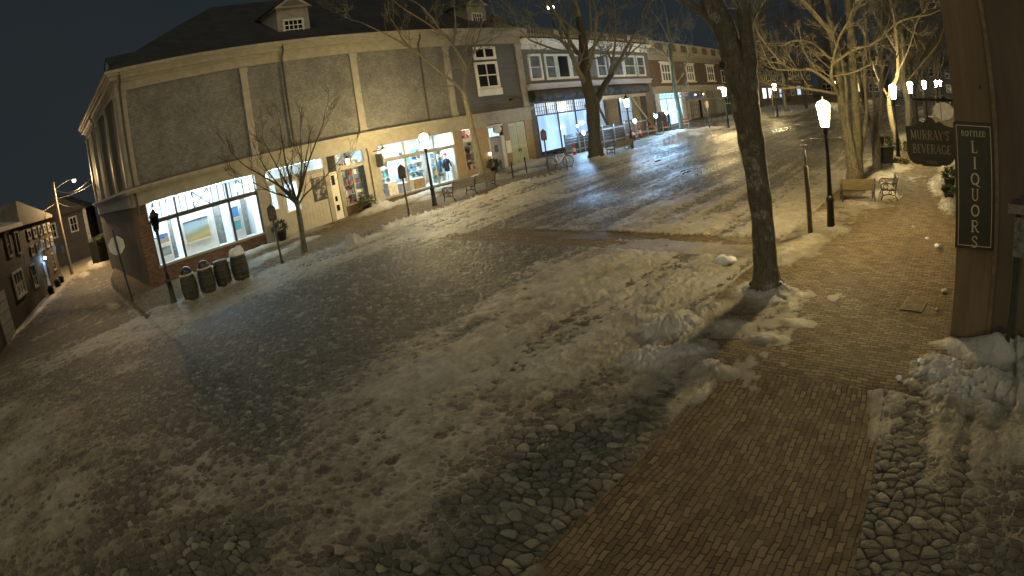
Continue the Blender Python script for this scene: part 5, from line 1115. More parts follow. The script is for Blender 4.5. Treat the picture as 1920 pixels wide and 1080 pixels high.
# ------------------------------------------------------------------ lettered signs (own serif strokes)
def arc(cx, cz, rx, rz_, a0, a1, n=12): return [(cx+rx*math.cos(R(a0+(a1-a0)*i/n)), cz+rz_*math.sin(R(a0+(a1-a0)*i/n))) for i in range(n+1)]
TK, TN, SR = .15, .06, .045
GL = {
 'L': (.62, [([(.16,0),(.16,1)],TK),([(.1,.03),(.56,.03)],TN),([(.55,.0),(.57,.24)],.05),([(.02,.98),(.32,.98)],SR)]),
 'I': (.34, [([(.17,0),(.17,1)],TK),([(.02,.02),(.32,.02)],SR),([(.02,.98),(.32,.98)],SR)]),
 'Q': (.86, [(arc(.42,.5,.33,.45,95,265),TK*.95),(arc(.42,.5,.33,.45,-90,90),TK*.95),([(.42,.14),(.6,-.02),(.84,-.14)],.09)]),
 'O': (.84, [(arc(.42,.5,.33,.45,90,270),TK*.95),(arc(.42,.5,.33,.45,-90,90),TK*.95)]),
 'U': (.80, [([(.16,1),(.16,.3)]+arc(.38,.3,.22,.27,180,360)+[(.60,1)],.10),([(.02,.98),(.32,.98)],SR),([(.48,.98),(.74,.98)],SR)]),
 'R': (.78, [([(.16,0),(.16,1)],TK),([(.16,.97),(.4,.97)]+arc(.4,.74,.2,.23,90,-90)+[(.16,.51)],.085),([(.38,.5),(.58,.12),(.68,.03),(.76,.03)],.12),([(.02,.02),(.32,.02)],SR),([(.02,.98),(.2,.98)],SR)]),
 'S': (.64, [([(.52,.74)]+arc(.32,.74,.2,.22,20,190)+[(.2,.58),(.44,.44)]+arc(.32,.26,.21,.22,30,-165),.105),([(.53,.98),(.53,.7)],.04),([(.1,.02),(.1,.3)],.04)]),
 'B': (.72, [([(.16,0),(.16,1)],TK),([(.16,.97),(.36,.97)]+arc(.36,.76,.18,.21,90,-90)+[(.16,.55)],.08),([(.16,.52),(.38,.52)]+arc(.38,.275,.22,.245,90,-90)+[(.16,.03)],.08),([(.02,.02),(.2,.02)],SR),([(.02,.98),(.2,.98)],SR)]),
 'T': (.70, [([(.35,0),(.35,.95)],TK),([(.03,.97),(.67,.97)],.06),([(.05,.98),(.05,.78)],.04),([(.65,.98),(.65,.78)],.04),([(.2,.02),(.5,.02)],SR)]),
 'E': (.62, [([(.16,0),(.16,1)],TK),([(.1,.97),(.54,.97)],TN),([(.16,.51),(.46,.51)],TN),([(.1,.03),(.56,.03)],TN),([(.55,.98),(.54,.8)],.04),([(.57,.02),(.56,.22)],.04)]),
 'D': (.80, [([(.16,0),(.16,1)],TK),([(.1,.97),(.34,.97)]+arc(.34,.5,.34,.47,90,-90)+[(.1,.03)],.085)]),
 'M': (.98, [([(.14,0),(.18,1)],.07),([(.18,.98),(.47,.1)],TK),([(.47,.1),(.76,1)],.06),([(.78,1),(.82,0)],TK),([(.02,.02),(.26,.02)],SR),([(.68,.02),(.94,.02)],SR)]),
 'A': (.82, [([(.08,0),(.40,1)],.06),([(.40,1),(.72,0)],TK),([(.2,.33),(.6,.33)],.05),([(-.02,.02),(.2,.02)],SR),([(.58,.02),(.84,.02)],SR)]),
 'Y': (.78, [([(.38,0),(.38,.46)],TK),([(.38,.42),(.08,1)],TK*.9),([(.38,.44),(.68,1)],.06),([(.22,.02),(.54,.02)],SR),([(-.02,.98),(.22,.98)],SR)]),
 'V': (.76, [([(.06,1),(.38,.0)],TK),([(.38,.0),(.68,1)],.06),([(-.04,.98),(.2,.98)],SR),([(.56,.98),(.8,.98)],SR)]),
 'G': (.84, [([(.70,.76)]+arc(.42,.5,.33,.46,40,320),.12),([(.68,.02),(.68,.42)],.11),([(.54,.42),(.80,.42)],SR),([(.70,.96),(.70,.7)],.04)]),
 "'": (.22, [([(.08,.7),(.13,1)],.08)]),
}
def lettering(m, text, cx, z0, h, y, asp=1., gap=.06):
    wd = sum(GL[c][0]+gap for c in text)-gap; x = cx-wd*h*asp/2; k = 0
    for c in text:
        w_, st = GL[c]
        for pts, t in st:
            k += 1; yy = y-.0006*(k % 9); P = [Vector((x+p[0]*h*asp, z0+p[1]*h)) for p in pts]; n = len(P); vs = []
            for i, p in enumerate(P):
                d = (P[min(i+1,n-1)]-P[max(i-1,0)]).normalized(); nn = Vector((-d.y, d.x))*t*h/2
                vs += [(p.x+nn.x, yy, p.y+nn.y), (p.x-nn.x, yy, p.y-nn.y), (p.x+nn.x, y+.012, p.y+nn.y), (p.x-nn.x, y+.012, p.y-nn.y)]
            fs = []
            for i in range(n-1): a, b = 4*i, 4*i+4; fs += [(a,a+1,b+1,b),(a+1,a+3,b+3,b+1),(a+3,a+2,b+2,b+3),(a+2,a,b,b+2)]
            fs += [(0,2,3,1),(4*n-4,4*n-3,4*n-1,4*n-2)]
            m.add(vs, fs)
        x += (w_+gap)*h*asp
GOLD = mat('aged_gold_paint', (.42,.37,.28), .5, .15, 6, .1); SIGNBLK = mat('sign_black', (.011,.013,.010), .45, .3, 6, .08)
o = empty('liquor_sign', (.035, 10.2, 2.78), 0, 'tall black sign board with gold letters reading bottled liquors on the shop wall', 'sign')
bx(o, 'board', SIGNBLK, (-.365,.365,-.065,-.015,-1.0,1.02), bevel=.004)
bx(o, 'border', GOLD, (-.315,-.303,-.07,-.064,-.95,.97), (.303,.315,-.07,-.064,-.95,.97), (-.303,.303,-.07,-.064,.958,.97), (-.303,.303,-.07,-.064,-.95,-.938))
m = MB(); lettering(m, 'BOTTLED', 0, .80, .085, -.069, 1.0, .05)
for i, c in enumerate('LIQUORS'): lettering(m, c, .0, .60-.252*i-.06, .19, -.069, 1.05)
m.build('lettering', GOLD, o)
o = empty('hanging_shop_sign', (-.86, 11.6, 3.34), 0, "scrolled dark wooden sign reading Murray's Beverage hanging from an iron bar", 'sign')
half = [(0,.45),(.05,.44),(.085,.40),(.12,.355),(.155,.345),(.19,.375),(.22,.36),(.30,.31),(.40,.285),(.47,.275),(.505,.285),(.50,.20),(.495,0),(.50,-.12),(.49,-.26),(.45,-.34),(.38,-.40),(.30,-.425),(.22,-.42),(.18,-.445),(.10,-.45),(0,-.45)]
poly = half + [(-a, b) for a, b in reversed(half[1:-1])]
m = MB(); m.prism(poly, -.03, .03); m.build('board', SIGNBLK, o)
m = MB(); lettering(m, "MURRAY'S", -.01, .035, .17, -.034, .78, .035); lettering(m, 'BEVERAGE', .015, -.215, .165, -.034, .80, .03); m.build('lettering', mat('dull_gold_paint', (.30,.27,.21), .5, .15, 6, .1), o)
m = MB(); m.lathe([(.075,-.012),(.07,.0),(.03,.006)], 16, m=Matrix.Translation((0,-.03,.30)) @ Matrix.Rotation(PI/2,4,'X')); m.build('shell_carving', mat('dark_carving', (.05,.045,.025), .5), o)
bx(o, 'small_plate', mat('grey_notice', (.13,.125,.12)), (-.11,.11,-.038,-.031,-.40,-.345))
MB().tube([(-.30,0,.76),(.60,0,.77)], .02, 8).build('bar', IRON, o)
for sx in (-.25,.25): MB().tube([(sx,0,.76),(sx,0,.30)], .008, 5).build('chain', IRON, o)
# ------------------------------------------------------------------ bare winter trees
class Tubes:
    def __init__(s): s.P = []; s.Q = []; s.n = 0
    def add(s, pts, rad, k):
        P = np.asarray(pts, float); n = len(P); rad = np.asarray(rad, float)
        T = np.empty_like(P); T[1:-1] = P[2:]-P[:-2]; T[0] = P[1]-P[0]; T[-1] = P[-1]-P[-2]
        T /= np.linalg.norm(T, axis=1, keepdims=True)+1e-9
        ref = np.array([.31,.92,.23]) if abs(T[0] @ np.array([.31,.92,.23])) < .9 else np.array([1.,0,0])
        A = ref - T*(T @ ref)[:, None]; A /= np.linalg.norm(A, axis=1, keepdims=True)+1e-9
        B = np.cross(T, A)
        w = np.linspace(0, 2*PI, k, endpoint=False)
        ring = P[:, None] + rad[:, None, None]*(A[:, None]*np.cos(w)[None, :, None] + B[:, None]*np.sin(w)[None, :, None])
        s.P.append(ring.reshape(-1, 3))
        i = np.arange(n-1)[:, None]*k; j = np.arange(k)[None]
        a = s.n + i + j; b = s.n + i + (j+1) % k
        s.Q.append(np.stack([a, b, b+k, a+k], -1).reshape(-1, 4)); s.n += n*k
    def build(s, name, mat_, parent, origin):
        P = np.concatenate(s.P) - np.array(origin); Q = np.concatenate(s.Q)
        me = bpy.data.meshes.new(name); me.vertices.add(len(P)); me.vertices.foreach_set('co', P.astype(np.float32).reshape(-1))
        me.loops.add(Q.size); me.loops.foreach_set('vertex_index', Q.reshape(-1).astype(np.int32))
        me.polygons.add(len(Q)); me.polygons.foreach_set('loop_start', np.arange(0, Q.size, 4, dtype=np.int32))
        me.polygons.foreach_set('use_smooth', np.ones(len(Q), bool)); me.update(calc_edges=True); me.materials.append(mat_)
        o = bpy.data.objects.new(name, me); COL.objects.link(o); o.parent = parent; return o
def unit(v): return v/(np.linalg.norm(v)+1e-9)
def grow(tb, p, d, L, r, lev, rg, up=.12, spread=45, kids=3, wob=.16, rmin=.006, shrink=.66):
    n = 5 if lev > 1 else 4
    pts = [p]; rad = [r]; d = unit(d); q = p
    for i in range(n):
        d = unit(d + rg.normal(0, wob, 3) + np.array([0, 0, up]))
        q = q + d*L/n; pts.append(q); rad.append(max(rmin*.7, r*(1-.55*(i+1)/n)))
    tb.add(pts, rad, 6 if r > .05 else 4 if r > .018 else 3)
    if lev <= 0: return
    m = kids + (rg.random() < .5)
    for i in range(m):
        t = .35 + .65*(i+rg.random()*.6)/m if i < m-1 else 1.0
        t = min(t, 1.0); f = t*n; a = int(min(f, n-1)); u = f-a
        s0 = pts[a]*(1-u)+pts[a+1]*u; dd = unit(pts[a+1]-pts[a]); rr = rad[a]*(1-u)+rad[a+1]*u
        ang = R(rg.uniform(.5, 1.1)*spread) if t < 1 else R(rg.uniform(5, 22))
        ax = unit(np.cross(dd, rg.normal(0, 1, 3)))
        nd = dd*math.cos(ang) + np.cross(ax, dd)*math.sin(ang)
        grow(tb, s0, nd, L*rg.uniform(.8, 1.1)*shrink*(1.15-.35*t+.2*(t >= 1)), max(rmin, rr*rg.uniform(.55, .75) if t < 1 else rr*.95), lev-1, rg, up, spread, kids, wob*1.1, rmin, shrink)
def bark(name, c0, c1, c2=None, sc_=5, moss=.5, st=.3):
    m, nt, N = nodes_of(name); t = coord(nt, 'Object', (1, 1, st)); tu = coord(nt, 'Object')
    n = noise_n(nt, t, sc_*2.2, 7, .7); n2 = noise_n(nt, tu, 2.1, 5, .65)
    v = N('ShaderNodeTexVoronoi'); v.feature = 'DISTANCE_TO_EDGE'; v.inputs['Scale'].default_value = sc_*2.4; lk(nt, t, v.inputs['Vector'])
    c = mixc(nt, smooth_n(nt, n, .3, .7), c0, c1)
    if c2: c = mixc(nt, math_n(nt, 'MULTIPLY', smooth_n(nt, n2, .52, .62), moss), c, c2)
    c = mixc(nt, smooth_n(nt, v.outputs['Distance'], .0, .08), tuple(x*.85 for x in c0), c)
    h = math_n(nt, 'ADD', math_n(nt, 'MULTIPLY', smooth_n(nt, v.outputs['Distance'], 0, .25), .3), n)
    finish(nt, c, .85, h, .8, .03, 0, .25); return m
BK_NEAR = bark('bark_near', (.075,.068,.048), (.125,.118,.088), (.24,.245,.21), 5, .8)
BK_GREY = bark('bark_grey', (.085,.08,.066), (.17,.16,.13), None, 6)
BK_PALE = bark('bark_pale', (.095,.088,.06), (.19,.175,.12), (.08,.06,.035), 4, .7, .5)
BK_TAN = bark('bark_tan', (.13,.115,.075), (.22,.195,.13), None, 5)
BK_TWIG = bark('bark_twig', (.11,.10,.075), (.19,.175,.135), None, 8)
def smoothpath(P, n=4):
    P = np.asarray(P, float); out = []
    for i in range(len(P)-1):
        p0, p1, p2, p3 = P[max(i-1, 0)], P[i], P[i+1], P[min(i+2, len(P)-1)]
        for k in range(n):
            t = k/n; out.append(.5*((2*p1)+(-p0+p2)*t+(2*p0-5*p1+4*p2-p3)*t*t+(-p0+3*p1-3*p2+p3)*t**3))
    out.append(P[-1]); return np.array(out)
def tree(name, loc, label, stems, limbs, mt, mb, seed, lev=4, kids=3, up=.12, spread=45, Lk=.5, every=3, group=None, twig_r=.006, tip=1.0, shrink=.66, cat='tree'):
    """stems: trunk paths, limbs: branch paths; each point is x, y, z, radius in the world. Twigs grow along the limbs."""
    rg = np.random.default_rng(seed)
    o = empty(name, loc, 0, label, cat, group)
    tr = Tubes()
    for st in stems:
        q = smoothpath(st); rr = q[:, 3]*(1+.05*rg.normal(0, 1, len(q))); tr.add(q[:, :3], rr, 18)
    tr.build('trunk', mt, o, loc)
    cr = Tubes()
    for lb in limbs:
        q = smoothpath(lb); cr.add(q[:, :3], q[:, 3], 8)
        ln = float(np.linalg.norm(np.diff(q[:, :3], axis=0), axis=1).sum())
        i = max(1, len(q)//4)
        while i < len(q)-1:
            d = unit(q[i+1, :3]-q[i, :3]); ax = unit(np.cross(d, rg.normal(0, 1, 3))); a = R(rg.uniform(30, 65))
            grow(cr, q[i, :3], d*math.cos(a)+np.cross(ax, d)*math.sin(a), ln*Lk*rg.uniform(.5, .9), max(twig_r, q[i, 3]*.55), lev-2, rg, up, spread, kids, .16, twig_r, shrink)
            i += every
        d = unit(q[-1, :3]-q[-2, :3]); grow(cr, q[-1, :3], d, ln*Lk*tip, max(twig_r, q[-1, 3]*.95), lev-1, rg, up, spread, kids, .16, twig_r, shrink)
    cr.build('crown', mb, o, loc)
    return o
STG = 'bare street trees'
# the big near trunk in the right foreground
Y = 11.25
tree('street_tree', (-4.36, Y, gz(-4.36,Y)), 'big near tree trunk with patchy bark growing from a snow heap in the foreground',
 [[(-4.36,Y,.0,.56),(-4.365,Y,.22,.43),(-4.38,Y,.42,.345),(-4.39,Y,.65,.30),(-4.41,Y,1.1,.255),(-4.43,Y,1.9,.232),(-4.50,Y,2.9,.245),(-4.555,Y,3.7,.275),(-4.60,Y,4.3,.305),(-4.66,Y,4.9,.27),(-4.80,Y+.05,5.5,.24),(-5.0,Y+.1,6.3,.22),(-5.3,Y+.2,7.6,.19),(-5.5,Y+.3,9.5,.15)],
  [(-4.50,Y,4.0,.22),(-4.38,Y-.02,4.7,.17),(-4.32,Y-.05,5.3,.15),(-4.24,Y-.1,6.3,.14),(-4.0,Y-.2,8.2,.11)]],
 [[(-4.85,Y,5.4,.12),(-5.3,Y+.2,6.0,.09),(-5.9,Y+.3,6.5,.07),(-6.6,Y+.5,7.4,.05)], [(-5.3,Y+.2,7.6,.12),(-6.2,Y-.4,9,.09),(-7.2,Y-1,10.5,.06)], [(-5.5,Y+.3,9.5,.14),(-5.4,Y+.5,11,.1),(-5.0,Y,13,.06)], [(-4.0,Y-.2,8.2,.11),(-3.4,Y+.4,9.5,.08),(-2.6,Y+.9,11,.05)], [(-4.3,Y,5.5,.045),(-4.0,Y+.3,6.1,.035),(-3.7,Y+.8,6.6,.025)], [(-5.0,Y+.1,6.3,.07),(-5.4,Y+.9,6.9,.05),(-6.0,Y+1.8,7.4,.03)]],
 BK_NEAR, BK_TWIG, 3, 4, 3, .08, 50, .40, group=STG)
# big pale multi-stemmed tree behind the yellow bench
Y = 23.2; g0 = gz(-5,Y)
tree('street_tree', (-4.95, Y, g0), 'big pale many stemmed tree behind the yellow bench, its low boughs lit by the lamp',
 [[(-5.0,Y,g0-.1,0.378),(-5.0,Y,g0+.25,0.329),(-5.0,Y,1.5,0.294),(-5.1,Y,2.3,0.252),(-5.25,Y,3.2,0.182),(-5.30,Y,4.3,0.150),(-5.33,Y+.1,5.6,0.140),(-5.35,Y+.2,7.7,0.119),(-5.4,Y+.3,10.5,0.084)],
  [(-4.9,Y+.1,g0,0.308),(-4.85,Y+.1,1.6,0.252),(-4.78,Y+.1,2.6,0.182),(-4.72,Y+.1,3.7,0.164),(-4.68,Y+.2,5.4,0.161),(-4.45,Y+.2,7.6,0.140),(-4.2,Y+.3,10.5,0.098)],
  [(-4.9,Y-.1,1.3,0.182),(-5.0,Y-.25,2.4,0.105),(-5.05,Y-.3,3.4,0.084),(-4.95,Y-.3,4.6,0.070),(-5.05,Y-.4,6,0.056)],
  [(-4.9,Y+.4,1.4,0.140),(-4.4,Y+.5,3.2,0.084),(-4.3,Y+.6,5.0,0.070),(-3.9,Y+.6,7,0.049)]],
 [[(-5.27,22,4.46,.075),(-5.94,21.6,5.0,.06),(-6.57,21.4,5.04,.05),(-7.05,21.3,5.36,.042),(-7.62,21.2,6.26,.034),(-7.87,21.2,6.97,.026)],
  [(-5.3,22.6,4.2,.08),(-5.2,21.6,4.7,.06),(-5.0,21.4,5.33,.05),(-4.61,21.3,6.11,.04),(-4.21,21.2,6.58,.028)],
  [(-5.07,21.6,5.2,.05),(-4.2,21.4,5.63,.045),(-3.34,21.3,5.89,.04),(-2.22,21.2,6.58,.032),(-1.06,21.1,6.79,.022)],
  [(-5.22,21.8,4.75,.04),(-4.31,21.4,4.86,.034),(-3.63,21.2,5.09,.024)], [(-5.74,21.6,4.95,.04),(-6.09,21.4,5.7,.03),(-6.12,21.4,6.15,.022)],
  [(-5.3,22.6,5.3,.07),(-5.76,21.8,5.94,.05),(-6.37,21.5,6.09,.04),(-6.86,21.4,5.94,.03)], [(-6.4,21.4,5.04,.04),(-7.31,21.2,5.12,.03),(-7.6,21,6.0,.022)],
  [(-5.3,22.8,4.1,.06),(-6.45,21.6,4.36,.045),(-7.3,21.4,4.38,.036),(-7.91,21.3,4.71,.028)], [(-4.9,22.8,6.2,.06),(-5.25,21.8,6.73,.045),(-5.66,21.5,7.38,.035),(-6.14,21.3,7.9,.025)],
  [(-5.4,Y+.1,6.5,.10),(-6.4,Y-.3,8.0,.08),(-7.4,Y-.8,10,.05)], [(-4.5,Y+.2,7,.1),(-3.6,Y+.5,8.2,.08),(-2.6,Y+.7,10,.05)], [(-5.4,Y+.3,10.5,.12),(-5.6,Y,13,.06)], [(-4.2,Y+.3,10.5,.13),(-3.9,Y,13,.06)], [(-4.7,Y+.2,5.4,.07),(-3.9,Y+1.2,6.0,.05),(-3.2,Y+2,6.9,.035)]],
 BK_PALE, BK_TAN, 5, 4, 4, .05, 52, .34, 2, STG, .008)
Y = 26.6; g0 = gz(-4.6,Y)
tree('street_tree', (-4.6, Y, g0), 'slim grey tree forking low between the big pale tree and the tall planter',
 [[(-4.6,Y,g0-.1,.27),(-4.6,Y,g0+.3,.22),(-4.6,Y,1.6,.2),(-4.6,Y,2.35,.21),(-4.78,Y,2.9,.13),(-4.95,Y,3.5,.11),(-5.06,Y,4.7,.09),(-5.1,Y,6.5,.07)], [(-4.6,Y,2.2,.16),(-4.4,Y,2.9,.13),(-4.2,Y,3.6,.11),(-4.0,Y,5.0,.09),(-3.7,Y,7,.06)], [(-4.6,Y,2.3,.1),(-4.55,Y+.2,3.4,.075),(-4.5,Y+.2,5.2,.06),(-4.5,Y+.3,7.2,.045)]],
 [[(-4.95,Y,3.5,.05),(-5.5,Y,4.2,.035),(-5.7,Y,5.4,.025)], [(-4.1,Y,4.2,.05),(-3.5,Y,5.3,.035),(-2.7,Y,6.2,.025)], [(-5.1,Y,6.5,.06),(-5.3,Y,8.5,.03)], [(-3.7,Y,7,.055),(-3.3,Y,9,.03)], [(-4.5,Y+.3,7.2,.04),(-4.6,Y,9.4,.025)], [(-4.0,Y,5,.04),(-4.1,Y+.5,6.6,.03),(-3.9,Y+1,8,.02)], [(-4.6,Y+.2,4.5,.04),(-5.0,Y+.6,5.8,.03),(-5.0,Y+1,7,.02)]], BK_GREY, BK_GREY, 8, 4, 3, .2, 34, .42, group=STG)
Y = 33; g0 = gz(-4.4,Y)
tree('street_tree', (-4.4, Y, g0), 'thin yellow lit tree bending behind the second lit lamp',
 [[(-4.4,Y,g0-.1,.2),(-4.45,Y,1.6,.17),(-4.67,Y,2.6,.15),(-4.72,Y,3.7,.13),(-4.5,Y,4.3,.12),(-4.05,Y,5.0,.11),(-3.9,Y,6.2,.1),(-3.8,Y,8,.07)]], [[(-4.7,Y,3.8,.07),(-5.3,Y,5,.05),(-5.6,Y,6.6,.03)], [(-4.0,Y,5.2,.06),(-3.2,Y,6.4,.04),(-2.5,Y,7.8,.03)], [(-3.8,Y,8,.06),(-3.9,Y,10.5,.03)], [(-3.9,Y,6.2,.05),(-4.7,Y,7.8,.03)]], BK_TAN, BK_TWIG, 12, 4, 3, .14, 42, .45, group=STG)
# trees across the street
X = -23.0; g0 = gz(X,10.6)
tree('small_street_tree', (X, 10.6, g0), 'small bare vase shaped street tree in front of the boarded entry',
 [[(X,10.60,g0-.1,.15),(X,10.64,g0+.3,.125),(X,10.7,1.4,.11),(X,10.72,2.1,.105),(X,10.71,2.45,.11)]],
 [[(X,10.71,2.35,.06),(X+.1,10.35,2.9,.05),(X+.1,9.7,3.5,.036),(X+.2,8.7,4.3,.022)], [(X,10.71,2.4,.06),(X-.2,10.72,3.2,.05),(X-.3,10.68,4.2,.035),(X-.3,10.7,5.0,.02)], [(X,10.72,2.4,.06),(X+.2,11.0,3.0,.048),(X+.2,11.5,3.9,.034),(X+.3,12.2,5.0,.02)], [(X,10.72,2.2,.045),(X-.2,11.3,2.6,.035),(X-.2,12.2,3.0,.025),(X,13,3.6,.015)], [(X,10.7,2.3,.05),(X+.3,10.2,2.7,.04),(X+.6,9.4,3.1,.03),(X+.7,8.6,3.7,.018)], [(X,10.7,2.4,.05),(X-.5,10.4,3.0,.04),(X-.9,10.0,4.0,.025)], [(X,10.72,2.45,.05),(X+.5,10.9,3.2,.04),(X+.8,11.2,4.3,.025)], [(X,10.72,2.4,.045),(X+.1,10.3,3.4,.035),(X,9.9,4.6,.02)], [(X,10.72,2.4,.045),(X-.1,11.2,3.4,.035),(X-.2,11.5,4.8,.02)]],
 BK_GREY, bark('bark_dark_twig', (.045,.04,.03), (.085,.075,.055), None, 8), 21, 4, 3, .10, 32, .36, 2, STG, .007)
X = -26.0; g0 = gz(X,23.8)
tree('street_tree', (X, 23.85, g0), 'tall leaning yellow lit tree at the right end of the clothing window',
 [[(X,23.9,g0-.1,.24),(X,23.87,g0+.3,.2),(X,23.8,2.0,.185),(X,23.63,3.9,.165),(X,23.5,5.2,.15),(X,23.43,6.0,.15)]],
 [[(X,23.43,5.9,.11),(X,23.0,6.5,.085),(X,22.08,7.2,.075),(X,20.79,8.35,.06),(X,19.9,9.1,.045)], [(X,23.43,5.95,.11),(X-.1,23.7,6.8,.10),(X-.1,24.03,7.35,.09),(X,23.6,8.1,.08),(X,23.1,8.9,.07),(X,21.83,10.0,.05),(X,20.2,11,.035)], [(X,23.9,7.2,.07),(X,24.6,8.3,.055),(X,25.4,9.6,.04),(X,26,11,.03)], [(X,23.18,8.8,.06),(X,23.6,10.2,.05),(X,23.7,11.7,.035)], [(X,20.79,8.35,.05),(X,19.2,9.4,.035),(X,17.5,10.3,.02)], [(X,24.5,8.2,.04),(X,25.8,8.9,.03),(X,26.9,9.3,.02)], [(X,22.6,9.4,.045),(X+.5,21,11,.03),(X+.5,19.5,11.8,.02)]],
 BK_TAN, BK_TWIG, 31, 5, 3, .08, 45, .36, 3, STG, .009)
X = -22.7; g0 = gz(X,30.4)
tree('street_tree', (X, 30.45, g0), 'big dark forking tree in front of the grey building',
 [[(X,30.45,g0-.15,.62),(X,30.47,g0+.3,.5),(X,30.55,2.2,.42),(X,30.7,3.6,.41),(X,30.8,4.4,.44),(X,30.65,5.0,.36),(X,30.5,6.2,.33),(X,30.6,7.2,.32),(X,30.8,8.4,.27),(X,30.8,10,.2)],
  [(X,30.9,4.2,.3),(X,31.6,4.8,.23),(X,32.4,5.5,.2),(X,33.4,6.2,.17)]],
 [[(X,33.3,6.1,.16),(X,34.4,6.9,.13),(X,35.6,8.0,.10),(X,37.0,9.0,.06)], [(X,33.0,5.9,.12),(X,33.9,7.4,.09),(X,34.6,9.0,.06),(X,35,11,.04)], [(X,30.5,5.6,.2),(X,29.8,6.6,.16),(X,29.3,7.8,.13),(X,28.2,8.7,.09),(X,26.6,9.0,.06)], [(X,30.6,7.2,.15),(X,29.6,8.2,.12),(X,28.9,9.6,.09),(X,28,11,.06)], [(X,30.9,8.0,.14),(X,31.8,9.3,.10),(X,32.2,11.2,.06)], [(X,31.0,7.6,.12),(X,32.4,8.4,.09),(X,34,9.8,.06)], [(X,29.3,7.7,.1),(X,27.8,7.9,.075),(X,26.0,8.4,.05)], [(X,30.8,10,.18),(X,30.4,12,.1)], [(X,34.4,6.9,.08),(X,36,7.6,.06),(X,37.8,8.4,.04)], [(X+.3,30.5,6.5,.12),(X+1.5,29.8,7.8,.09),(X+2.4,29.2,9.4,.05)], [(X,30.7,8.8,.12),(X-.9,29.6,10.4,.08),(X-1.2,28.6,12,.05)]],
 bark('bark_dark', (.040,.038,.031), (.075,.071,.058), None, 6), BK_TWIG, 41, 5, 3, .10, 45, .40, 3, STG, .011)
X = -24.3; g0 = gz(X,44.8)
tree('street_tree', (X, 45.0, g0), 'slender greenish tree rising before the brick shop',
 [[(X,45,g0-.1,.34),(X,45,g0+.3,.25),(X,44.9,3,.2),(X,44.7,5,.18),(X,44.8,7,.16),(X,45.1,9.6,.12)]], [[(X,44.7,5.2,.07),(X,46,6,.06),(X,47.4,7.2,.05),(X,48.8,8.4,.03)], [(X,44.8,6.8,.08),(X,43.8,7.9,.06),(X,42.4,8.8,.04)], [(X,45,8.2,.07),(X,46,9.6,.05),(X,47.2,11.2,.03)], [(X,45.1,9.6,.1),(X,45,12,.05)], [(X,44.8,7.2,.06),(X,43,8.2,.05),(X,40.8,8.3,.03)], [(X,44.9,4.3,.05),(X,46.4,4.6,.03)], [(X,45,8.6,.06),(X,44,10.4,.04),(X,42.6,11.6,.03)]], bark('bark_green', (.07,.08,.055), (.13,.14,.10), None, 6), BK_TWIG, 51, 5, 3, .1, 45, .45, 3, STG, .012)
BK_FARTWIG = bark('bark_far_twig', (.06,.055,.042), (.12,.11,.085), None, 8)
# the rows of trees farther up the street: three grown once, then copied
def far_tree(seed, h, r_, sp, mt):
    rg = random.Random(seed); f = h*.3
    st = [[(0,0,-.3,r_*1.5),(0,0,.3,r_*1.1),(rg.uniform(-.1,.1),0,f*.6,r_),(rg.uniform(-.2,.2),0,f,r_*1.05),(rg.uniform(-.3,.3),.1,f*1.6,r_*.75),(rg.uniform(-.5,.5),.1,h*.75,r_*.45)]]
    lb = []
    for i in range(8):
        a = 2*PI*i/8*1.6+rg.uniform(-.3,.3); z = f*(.85+.18*i); q = sp*rg.uniform(.7,1.1)
        lb.append([(0,0,z,r_*.5),(q*.35*math.cos(a),q*.35*math.sin(a),z+h*.10,r_*.36),(q*.8*math.cos(a),q*.8*math.sin(a),z+h*.24,r_*.24),(q*1.1*math.cos(a),q*1.1*math.sin(a),z+h*.42,r_*.12)])
    return tree('street_tree', (0,0,0), None, st, lb, mt, BK_FARTWIG, seed, 5, 3, .09, 46, .42, 3, STG, .013)
BK_FAR = bark('bark_far', (.05,.046,.036), (.10,.092,.07), None, 6)
FT = [far_tree(61, 11, .2, 3.2, BK_FAR), far_tree(62, 13, .24, 3.8, BK_GREY), far_tree(63, 10, .16, 2.8, BK_FAR)]
rows_ = [(1,-4.9,43.5,1.,'pale trunk just beyond the third lit lamp of the right pavement'),(0,-4.7,48.5,.9,'slim trunk between the third and fourth lamps of the right pavement'),(2,-4.6,57.5,1.05,'tan trunk beyond the fourth lamp of the right pavement'),(1,-4.8,66,1.,'wide crowned tree before the fifth lamp of the right pavement'),(0,-4.6,78,1.1,'grey tree between the last two lamps of the right pavement'),(1,-4.7,92,1.1,'last big tree of the right pavement'),
 (0,-22.3,56.0,1.0,'tree just right of the brick building across the street'),(1,-22.0,66.5,1.0,'broad tree left of the far blue shop'),(2,-22.2,76,1.1,'thin tree before the far blue shop'),(0,-22.0,84,1.0,'tree in the left row beyond the far blue shop'),(1,-21.6,97,1.05,'tree in the left row before the far lamp'),(2,-21.5,108,1.2,'small far tree near the tiny lamp at the street end'),
 (1,-30,80,1.25,'tall tree behind the dark shingled house'),(0,-14,121,1.3,'tree standing before the pale flat roofed house'),(1,-8.5,116,1.2,'tree before the far white house at the street end'),(0,-27,118,1.3,'tree before the far grey house'),(1,-2.2,108,1.2,'tree at the far right end of the street')]
usedp = set()
for i, (k, x, y, s, lab) in enumerate(rows_):
    o = FT[k] if k not in usedp else copy_tree(FT[k]); usedp.add(k)
    o.location = (x, y, gz(x,y)); o.rotation_euler = (0,0,i*1.37); o.scale = (s,s,s); tag(o, 'bare winter tree, '+lab, 'tree', STG)
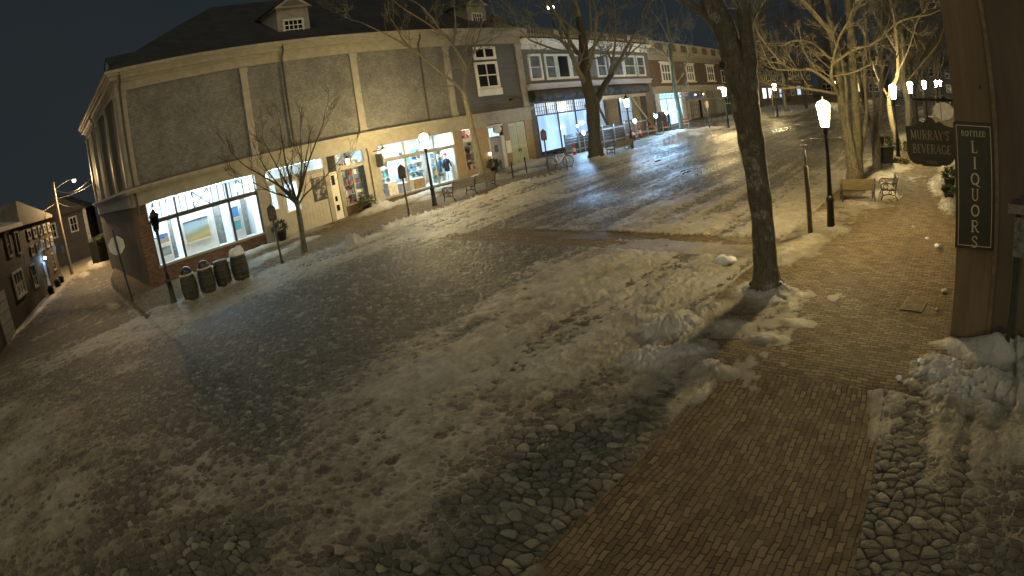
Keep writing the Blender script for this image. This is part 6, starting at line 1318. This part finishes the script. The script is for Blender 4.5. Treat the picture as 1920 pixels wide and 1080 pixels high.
# ------------------------------------------------------------------ camera: the street camera's wide fisheye lens
cd = bpy.data.cameras.new('camera'); cam = bpy.data.objects.new('camera', cd); COL.objects.link(cam)
sc.camera = cam
cd.type = 'PANO'; cd.sensor_fit = 'HORIZONTAL'; cd.sensor_width = 36; cd.clip_start = .05; cd.clip_end = 1500
cy = cd.cycles if hasattr(cd, 'cycles') else cd
for host in (cd, cy):
    try:
        host.panorama_type = 'FISHEYE_LENS_POLYNOMIAL'
        host.fisheye_fov = PI
        host.fisheye_polynomial_k0 = 0
        host.fisheye_polynomial_k1 = -.83134/18
        host.fisheye_polynomial_k2 = 0
        host.fisheye_polynomial_k3 = -.0407/18**3
        host.fisheye_polynomial_k4 = 0
    except Exception as ex: pass
pitch, roll, azim = .2792382, -.1513904, .808234
cam.matrix_world = Matrix.Translation((0, 0, 4.3)) @ Matrix.Rotation(azim, 4, 'Z') @ Matrix.Rotation(PI/2-pitch, 4, 'X') @ Matrix.Rotation(roll, 4, 'Z')

# ------------------------------------------------------------------ night sky, and a broad warm fill lamp added to lift the facades
w = bpy.data.worlds.new('World'); sc.world = w; w.use_nodes = True
nt = w.node_tree; nt.nodes.clear()
tc = nt.nodes.new('ShaderNodeTexCoord'); sp = nt.nodes.new('ShaderNodeSeparateXYZ'); lk(nt, tc.outputs['Generated'], sp.inputs[0])
cl = noise_n(nt, tc.outputs['Generated'], 2.2, 5, .55)
up = smooth_n(nt, sp.outputs[2], -.05, .55)
skyc = mixc(nt, up, (.0082,.0108,.0122), (.0062,.0088,.0104))
skyc = mixc(nt, math_n(nt, 'MULTIPLY', smooth_n(nt, cl, .4, .75), .35), skyc, (.0115,.012,.013))
bg = nt.nodes.new('ShaderNodeBackground'); lk(nt, skyc, bg.inputs[0]); bg.inputs[1].default_value = 1.0
ow = nt.nodes.new('ShaderNodeOutputWorld'); lk(nt, bg.outputs[0], ow.inputs[0])
sd = bpy.data.lights.new('fill_sun', 'SUN'); sd.energy = .33; sd.angle = R(60); sd.color = (1, .95, .70)
so = bpy.data.objects.new('fill_sun', sd); COL.objects.link(so)
so.rotation_euler = Vector((-.55, .42, -.72)).to_track_quat('-Z', 'Y').to_euler()

sc.render.engine = 'CYCLES'
sc.cycles.use_denoising = True
try: sc.cycles.denoiser = 'OPENIMAGEDENOISE'
except Exception: pass
sc.cycles.sample_clamp_indirect = 2.0
sc.cycles.sample_clamp_direct = 0
sc.cycles.max_bounces = 6; sc.cycles.diffuse_bounces = 3; sc.cycles.glossy_bounces = 3; sc.cycles.transparent_max_bounces = 12
sc.cycles.caustics_reflective = False; sc.cycles.caustics_refractive = False
sc.view_settings.view_transform = 'Standard'; sc.view_settings.look = 'None'; sc.view_settings.exposure = 1.12; sc.view_settings.gamma = 1
